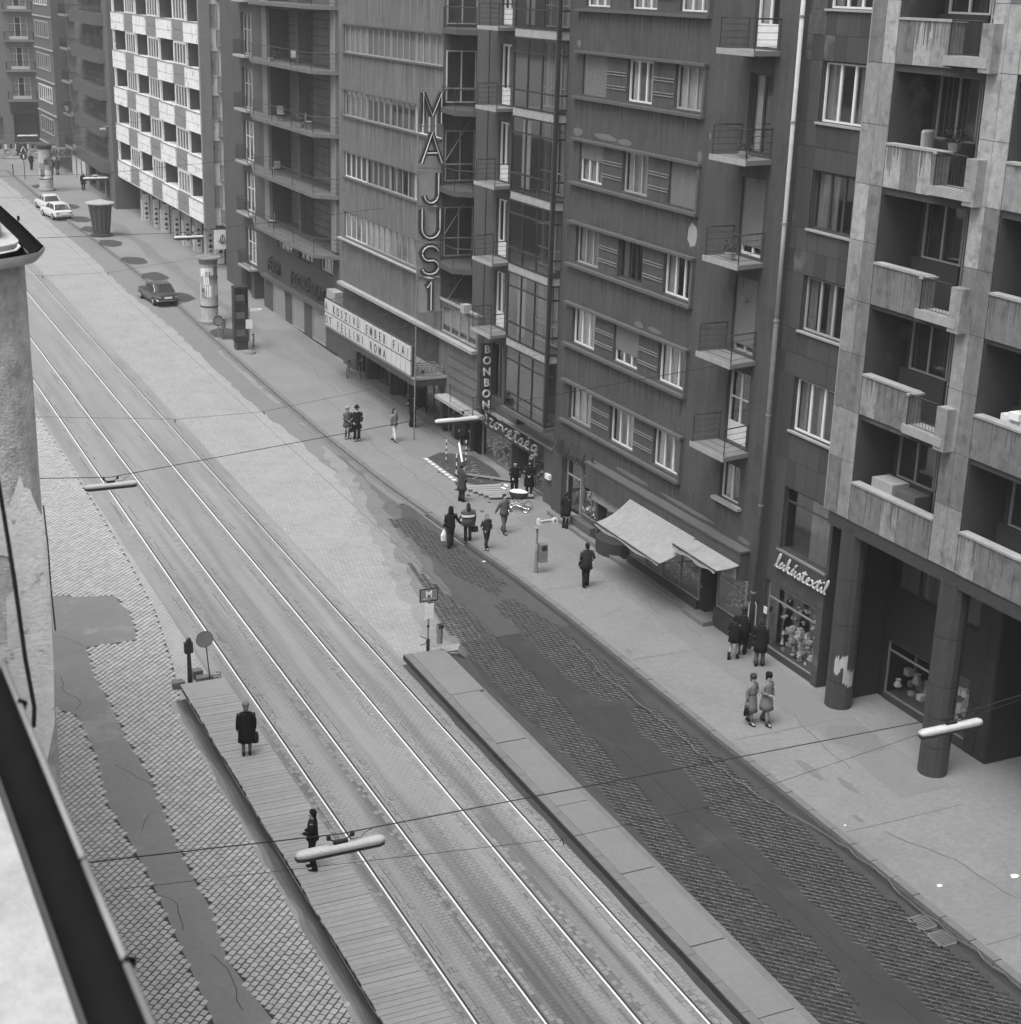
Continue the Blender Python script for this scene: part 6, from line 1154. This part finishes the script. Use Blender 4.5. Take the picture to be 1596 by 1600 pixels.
# ================================================================== people
BODY = []                                       # (object, skin graph) resolved in one depsgraph pass
def ease(a, b, t): return tuple(a[i]+(b[i]-a[i])*t for i in range(3))
def person(x, y, head, label, h=1.7, coat='black', clen=.62, legs='dark', hair='dark', hat=None, hatc='dark', stride=.0, skirt=False, la='hang', ra='hang', long_hair=False, lean=0, boots=None, flare=1.0, turn=0, ped=.15, collar=None, wide=1.0, hz=None):
    """head: degrees, 0 = away up the street, 90 = towards the shops, 180 = towards the camera"""
    k = h/1.75; t = stride; g = 1.0
    hip = {s: (s*.09, 0, .9) for s in (-1, 1)}
    knee = {s: (s*.1, s*t*.16+.03, .5) for s in (-1, 1)}; ank = {s: (s*.1, s*t*.34-(0.03 if s < 0 else 0), .09+(.05*t if s < 0 else 0)) for s in (-1, 1)}
    toe = {s: (s*.12, ank[s][1]+.16, .04) for s in (-1, 1)}
    ly = lean
    sh = {s: (s*.185*wide, ly*.9, 1.42) for s in (-1, 1)}
    def arm(s, mode):
        if mode == 'hang': return (s*.235*wide, ly*.7-.02, 1.15), (s*.24*wide, ly*.5+.06-s*t*.1, .88)
        if mode == 'swing+': return (s*.24, -.05, 1.16), (s*.25, .2, .95)
        if mode == 'swing-': return (s*.25, -.1, 1.17), (s*.27, -.22, .95)
        if mode == 'front': return (s*.25, .02, 1.15), (s*.06, .22, 1.06)
        if mode == 'pocket': return (s*.29, -.05, 1.15), (s*.2, .1, .98)
        if mode == 'out': return (s*.3, .0, 1.18), (s*.46, .02, .98)
        if mode == 'push': return (s*.24, .1, 1.17), (s*.16, .38, 1.02)
        if mode == 'link': return (s*.27, .02, 1.16), (s*.15, .18, 1.12)
        if mode == 'up': return (s*.24, .12, 1.2), (s*.12, .2, 1.45)
    el, wr = {}, {}
    for s, m_ in ((-1, la), (1, ra)): el[s], wr[s] = arm(s, m_)
    V, Ed, R = [], [], []
    def v(p, r): V.append(tuple(c*k for c in p)); R.append(tuple(q*k for q in (r if isinstance(r, tuple) else (r, r)))); return len(V)-1
    def e(a, b): Ed.append((a, b))
    pel = v((0, 0, .95), (.14, .1)); sp_ = v((0, ly*.4, 1.13), (.13, .09)); ch = v((0, ly*.8, 1.33), (.155, .1)); nk = v((0, ly, 1.47), .055); n2 = v((0, ly+.012, 1.53), .05)
    hd = v((0, ly+.025, 1.61), (.072, .085)); tp = v((0, ly+.02, 1.69), (.066, .078)); e(pel, sp_); e(sp_, ch); e(ch, nk); e(nk, n2); e(n2, hd); e(hd, tp)
    no = v((0, ly+.115, 1.605), .012); e(hd, no)
    for s in (-1, 1):
        a = v(sh[s], .055); b = v(el[s], .04); c = v(wr[s], .026); d = Vector(wr[s])-Vector(el[s]); d.normalize(); pc = v(tuple(Vector(wr[s])+d*.05), (.036, .02)); e(ch, a); e(a, b); e(b, c); e(c, pc)
        sd_ = d.cross(Vector((0, 1, 0))); sd_ = sd_.normalized() if sd_.length > .1 else Vector((1, 0, 0))
        for q in range(4): p0 = Vector(wr[s])+d*.085+sd_*(.028-.019*q); f1 = v(tuple(p0), .009); f2 = v(tuple(p0+d*(.04+.008*(q in (1, 2)))+Vector((0, .008, 0))), .007); e(pc, f1); e(f1, f2)
        th_ = v(tuple(Vector(wr[s])+d*.05+sd_*.05), .009); e(pc, th_)
        H_ = v(hip[s], .085); K_ = v(knee[s], .058); A_ = v(ank[s], .038); T_ = v(toe[s], (.04, .028)); e(pel, H_); e(H_, K_); e(K_, A_); e(A_, T_)
        er = v((s*.08, ly+.01, 1.61), .014); e(hd, er)
    me = bpy.data.meshes.new('person'); me.from_pydata(V, Ed, []); o = bpy.data.objects.new('person', me); col.objects.link(o)
    md = o.modifiers.new('s', 'SKIN'); o.modifiers.new('b', 'SUBSURF').levels = 1; md.use_smooth_shade = True; o.modifiers['b'].render_levels = 1
    for i, r in enumerate(R): me.skin_vertices[0].data[i].radius = r
    me.skin_vertices[0].data[pel].use_root = True
    o.location = (x, y, (G(y)+ped) if hz is None else hz); o.rotation_euler = (0, 0, -math.radians(head)); tag(o, label, 'person'); BODY.append(o)
    def P(name, mb, m, smooth=True):
        mb.v = [tuple(c*k for c in p) for p in mb.v]; return sub(name, mb.mesh(name, m, smooth), o)
    m = MB(); bt = 1.46-clen
    fl_ = .05 if clen > .7 else .02
    w_ = wide
    prof = [(0, ly, 1.5, .065, .06), (0, ly, 1.475, .13*w_, .085), (0, ly*.95, 1.44, .195*w_, .105), (0, ly*.85, 1.36, .215*w_, .13), (0, ly*.5, 1.17, .195*w_, .135), (0, ly*.2, 1.0, .2*w_, .145)]
    n_ = max(1, int((1.0-bt)/.15)) if bt < .98 else 0
    for i in range(1, n_+1): u = i/n_; z = 1.0+(bt-1.0)*u; prof.append((.01*math.sin(3*u), .02*t*u, z, .205*w_+fl_*u+.01*math.sin(5*u), .15+fl_*u+.06*t*u))
    m.rings(prof, 14)
    for s in (-1, 1): m.tube([sh[s], ease(sh[s], el[s], .5), el[s], ease(el[s], wr[s], .5), wr[s]], .06, 8, rr=[(.07, .075), (.064, .066), (.058, .058), (.052, .052), (.046, .046)])
    c_ = P('coat', m, 'cloth_'+coat)
    if collar: P('collar', MB().rings([(0, ly, 1.46, .1, .09), (0, ly, 1.52, .075, .075)], 10), 'cloth_'+collar)
    if not skirt:
        for s in (-1, 1): P('trouser_leg', MB().tube([(hip[s][0], 0, 1.0), hip[s], ease(hip[s], knee[s], .5), knee[s], ease(knee[s], ank[s], .55), (ank[s][0], ank[s][1], ank[s][2]+.0)], .08, 8, rr=[(.11, .11), (.105, .11), (.09, .095), (.072, .078), (.07*flare, .075*flare), (.078*flare, .085*flare)]), 'cloth_'+legs)
    elif legs != 'skin':
        for s in (-1, 1): P('stocking', MB().tube([knee[s], ease(knee[s], ank[s], .4), ank[s]], .05, 7, rr=[(.066, .066), (.06, .062), (.043, .045)]), 'cloth_'+legs)
    for s in (-1, 1):
        a = ank[s]; P('shoe', MB().rings([(a[0], a[1]+.05, a[2]-.09, .048, .135), (a[0], a[1]+.05, a[2]-.05, .05, .135), (a[0], a[1]+.0, a[2]+.0, .045, .07)]+([(a[0], a[1], a[2]+.2, .06, .06)] if boots else []), 9), 'cloth_black')
    hr = [(0, ly-.005, 1.57, .078, .07), (0, ly-.01, 1.63, .09, .092), (0, ly+.0, 1.70, .088, .098), (0, ly+.005, 1.75, .06, .07), (0, ly, 1.77, .02, .02)]
    if long_hair: hr = [(0, ly-.07, 1.36, .1, .04), (0, ly-.05, 1.46, .105, .07), (0, ly-.03, 1.55, .1, .085)]+hr[1:]
    else: hr = [(0, ly-.035, 1.54, .05, .04)]+hr[:]; hr[1] = (0, ly-.03, 1.58, .078, .062)
    P('hair', MB().rings([(a, b-.012, c, d, e_) for a, b, c, d, e_ in hr], 10), 'cloth_'+hair)
    if hat == 'brim': P('hat', MB().rings([(0, ly+.02, 1.70, .15, .17), (0, ly+.02, 1.715, .15, .17), (0, ly+.015, 1.72, .098, .11), (0, ly+.01, 1.82, .085, .1), (0, ly+.01, 1.83, .03, .04)], 12), 'cloth_'+hatc)
    if hat == 'cap': P('hat', MB().rings([(0, ly+.01, 1.68, .1, .115), (0, ly, 1.76, .115, .125), (0, ly, 1.82, .09, .1), (0, ly, 1.84, .02, .02)], 12), 'cloth_'+hatc)
    if hat == 'hood': P('hood', MB().rings([(0, ly-.02, 1.48, .11, .1), (0, ly-.025, 1.6, .115, .115), (0, ly-.02, 1.72, .1, .115), (0, ly-.01, 1.79, .05, .06)], 12), 'cloth_'+hatc)
    o['wr'] = [c*k for c in wr[1]]; o['wl'] = [c*k for c in wr[-1]]; return o
def held(o, side, mb, m, name, label, cat, dz=-.1):
    w_ = Vector(o['wr' if side > 0 else 'wl']); p = o.location+Matrix.Rotation(o.rotation_euler.z, 3, 'Z')@w_; q = obj(name, mb, m); q.location = (p.x, p.y, p.z+dz); q.rotation_euler = o.rotation_euler; tag(q, label, cat); return q
def bagmb(w_=.28, h=.24, d=.1, st=.2): return MB().rings([(0, 0, -st-h, w_/2, d/2), (0, 0, -st-h*.5, w_/2*1.08, d/2*1.2), (0, 0, -st, w_/2*.8, d/2*.5)], 8).tube([(0, -.0-w_*.3, -st), (0, 0, 0), (0, w_*.3, -st)], .012, 4)
p = person(11.4, 41.3, 12, 'woman in a knee-length black coat and pale brown hat on the wooden platform', 1.66, 'black', 1.0, 'mid', 'mid', 'cap', 'mid', skirt=True, ped=.25, ra='hang', wide=1.15); held(p, 1, bagmb(.2, .34, .16, .12), 'cloth_dark', 'handbag', 'slim dark handbag held by the woman on the wooden platform', 'bag', -.02)
person(11.25, 34.62, -60, 'man in a dark jacket and dark trousers standing behind the nearest hanging lamp', 1.74, 'black', .55, 'black', 'black', la='front', ra='front', ped=.25, stride=.1)
p = person(25.3, 71.5, 175, 'woman in a short grey coat and pale hat standing at the kerb beside a man', 1.62, 'grey', .78, 'grey', 'dark', 'cap', 'pale', skirt=True, ra='front'); held(p, -1, bagmb(.34, .2, .12, .15), 'cloth_dark', 'handbag', 'dark square handbag of the woman at the kerb', 'bag')
person(25.62, 71.0, 185, 'man in a black overcoat and brimmed hat standing at the kerb beside a woman', 1.78, 'black', .8, 'black', 'dark', 'brim', 'black', la='pocket', ra='pocket', collar='white', wide=1.08)
person(27.35, 70.36, 150, 'long-haired woman in a short jacket and pale trousers walking before the cinema', 1.68, 'mid', .55, 'white', 'dark', long_hair=True, stride=.5, la='front')
person(29.15, 72.4, 60, 'man in a black jacket and flared trousers turned to the cinema doors', 1.76, 'black', .5, 'black', 'black', flare=1.25, la='pocket', ra='pocket')
person(26.87, 60.83, 75, 'man in a long dark grey coat and cap watching the dug-up pavement', 1.74, 'charcoal', .95, 'charcoal', 'dark', 'brim', 'charcoal', la='pocket', ra='pocket')
p1 = person(24.25, 55.95, 5, 'man in a black leather jacket stepping off the kerb, hand out to a woman', 1.76, 'black', .55, 'dark', 'black', 'hood', 'black', stride=.3, ra='out', ped=.02); held(p1, -1, MB().rings([(0, 0, -.5, .13, .05), (0, 0, -.25, .15, .07), (0, 0, 0, .03, .02)], 8), 'goods_white', 'plastic_bag', 'white plastic bag carried by the man stepping off the kerb', 'bag')
p = person(25.1, 56.1, 10, 'woman with long dark hair in a patterned poncho with a white band', 1.64, 'grey', .72, 'dark', 'dark', long_hair=True, la='out', wide=1.35, skirt=False)
for z, c_ in ((1.2, 'cloth_white'), (1.12, 'cloth_charcoal'), (1.16, 'cloth_white')): sub('knitted_band', MB().rings([(0, 0, z*.937-.012, .292, .162), (0, 0, z*.937+.02, .288, .158)], 16).mesh('knitted_band', c_), p)
held(p, 1, bagmb(.3, .24, .14, .12), 'cloth_dark', 'handbag', 'round dark bag carried by the woman in the poncho', 'bag')
person(25.45, 55.0, 170, 'boy in a dark jacket striding along the kerb towards the camera', 1.5, 'dark', .5, 'dark', 'mid', stride=.5, la='pocket', ra='pocket')
person(26.91, 56.45, 165, 'man in a grey suit jacket and trousers walking towards the camera with arms swinging', 1.72, 'grey', .62, 'grey', 'dark', stride=.5, la='swing+', ra='swing-')
person(29.35, 60.6, 195, 'man in a dark jacket leaning over the handle of the pram', 1.7, 'black', .6, 'black', 'black', lean=.1, la='push', ra='push')
person(30.0, 60.4, 210, 'woman in a long black coat with pale hands beside the shop doorway', 1.7, 'black', .95, 'dark', 'black', 'hood', 'black', skirt=True, la='front', ra='front', collar='pale')
p = person(29.65, 56.1, 70, 'woman in a black coat and boots looking into the shop window', 1.62, 'black', .82, 'black', 'dark', skirt=True, boots=True, la='hang'); held(p, -1, bagmb(.24, .2, .1, .1), 'cloth_dark', 'handbag', 'small dark bag of the woman looking into the shop window', 'bag')
person(27.37, 49.9, 5, 'man in a dark three-quarter coat walking away along the open pavement', 1.78, 'dark', .72, 'black', 'black', stride=.25, la='hang', ra='pocket', wide=1.05)
person(29.1, 42.1, 60, 'woman in a short black coat and ankle boots with bare pale legs', 1.62, 'black', .74, 'pale', 'black', skirt=True, boots=True, stride=.4, la='hang', ra='link')
person(29.6, 42.35, 55, 'man in a black coat and cap looking into the baubled window', 1.72, 'black', .75, 'black', 'dark', 'cap', 'dark', stride=.15)
person(29.65, 41.3, 50, 'man in a long black coat near the rainpipe, under the white loop', 1.74, 'black', .9, 'grey', 'dark', stride=.15)
p = person(26.9, 37.7, 160, 'woman in a belted grey coat and beret, arm in arm on the open pavement', 1.66, 'mid', 1.0, 'mid', 'grey', 'cap', 'charcoal', skirt=True, stride=.4, la='link', ra='hang'); held(p, 1, bagmb(.3, .26, .12, .1), 'cloth_black', 'handbag', 'black handbag of the woman in the belted grey coat', 'bag')
sub('belt', MB().rings([(0, 0, 1.04, .194, .138), (0, 0, 1.08, .194, .138)], 14).mesh('belt', 'cloth_charcoal'), p)
person(27.35, 37.5, 165, 'man in a pale grey overcoat and black cap, arm in arm on the open pavement', 1.72, 'mid', .92, 'mid', 'black', 'cap', 'black', stride=.55, la='pocket', ra='link')
person(26.73, 175.5, 170, 'far man in dark clothes walking past the road sign', 1.8, 'dark', .6, 'dark', 'dark', stride=.3)
person(28.3, 172.1, 0, 'far child walking away beside an adult near the shop board', 1.4, 'dark', .5, 'dark', 'dark', stride=.2)
person(28.75, 171.6, 0, 'far adult in a long dark coat walking beside a child', 1.78, 'charcoal', .85, 'mid', 'black', stride=.2)
person(29.12, 159.5, 180, 'far man in a black coat under the shop canopy', 1.78, 'black', .85, 'black', 'mid')
person(30.25, 68.3, 215, 'man in a long dark coat standing in the shop entrance behind the mid hanging lamp', 1.76, 'dark', .95, 'black', 'dark', 'brim', 'dark', ped=.2)
person(27.3, 188.5, 90, 'far pedestrian in a long coat before the striped boards at the left edge', 1.75, 'charcoal', .95, 'dark', 'dark', ped=.1)
o = obj('white_loop', MB().tube([(30.2, 42.95, G(41)+1.1), (30.2, 42.95, G(41)+1.75), (30.2, 42.85, G(41)+1.95), (30.2, 42.68, G(41)+2.0), (30.2, 42.52, G(41)+1.88), (30.2, 42.5, G(41)+1.1)], .022, 6), 'letter_light'); tag(o, 'pale arched tube fixed upright by the tiled wall behind a man', 'rail')
o = obj('wall_plate', MB().box(30.42, 30.45, 42.2, 42.38, 2.2, 2.45), 'paper'); tag(o, 'small white notice plate on the tiled wall left of the textile window', 'notice')
dg = bpy.context.evaluated_depsgraph_get()
for o in BODY:
    me = bpy.data.meshes.new_from_object(o.evaluated_get(dg)); o.modifiers.clear(); o.data = me; me.materials.clear(); me.materials.append(MT['skin_tone']); del o['wr'], o['wl']

# ------------------------------------------------------------------ the air
hz_ = MB().box(-150, 180, -75, 520, -3, 32).mesh('haze', 'glass'); hz_.materials.clear()
hm = bpy.data.materials.new('haze_air'); hm.use_nodes = True; hn = hm.node_tree; hn.nodes.clear(); ho = hn.nodes.new('ShaderNodeOutputMaterial'); hv = hn.nodes.new('ShaderNodeVolumePrincipled')
hv.inputs['Color'].default_value = (.95, .95, .95, 1); hv.inputs['Density'].default_value = .0006; hv.inputs['Anisotropy'].default_value = .2; hn.links.new(hv.outputs[0], ho.inputs['Volume']); hz_.materials.append(hm)
o = link('haze', hz_); o['kind'] = 'stuff'
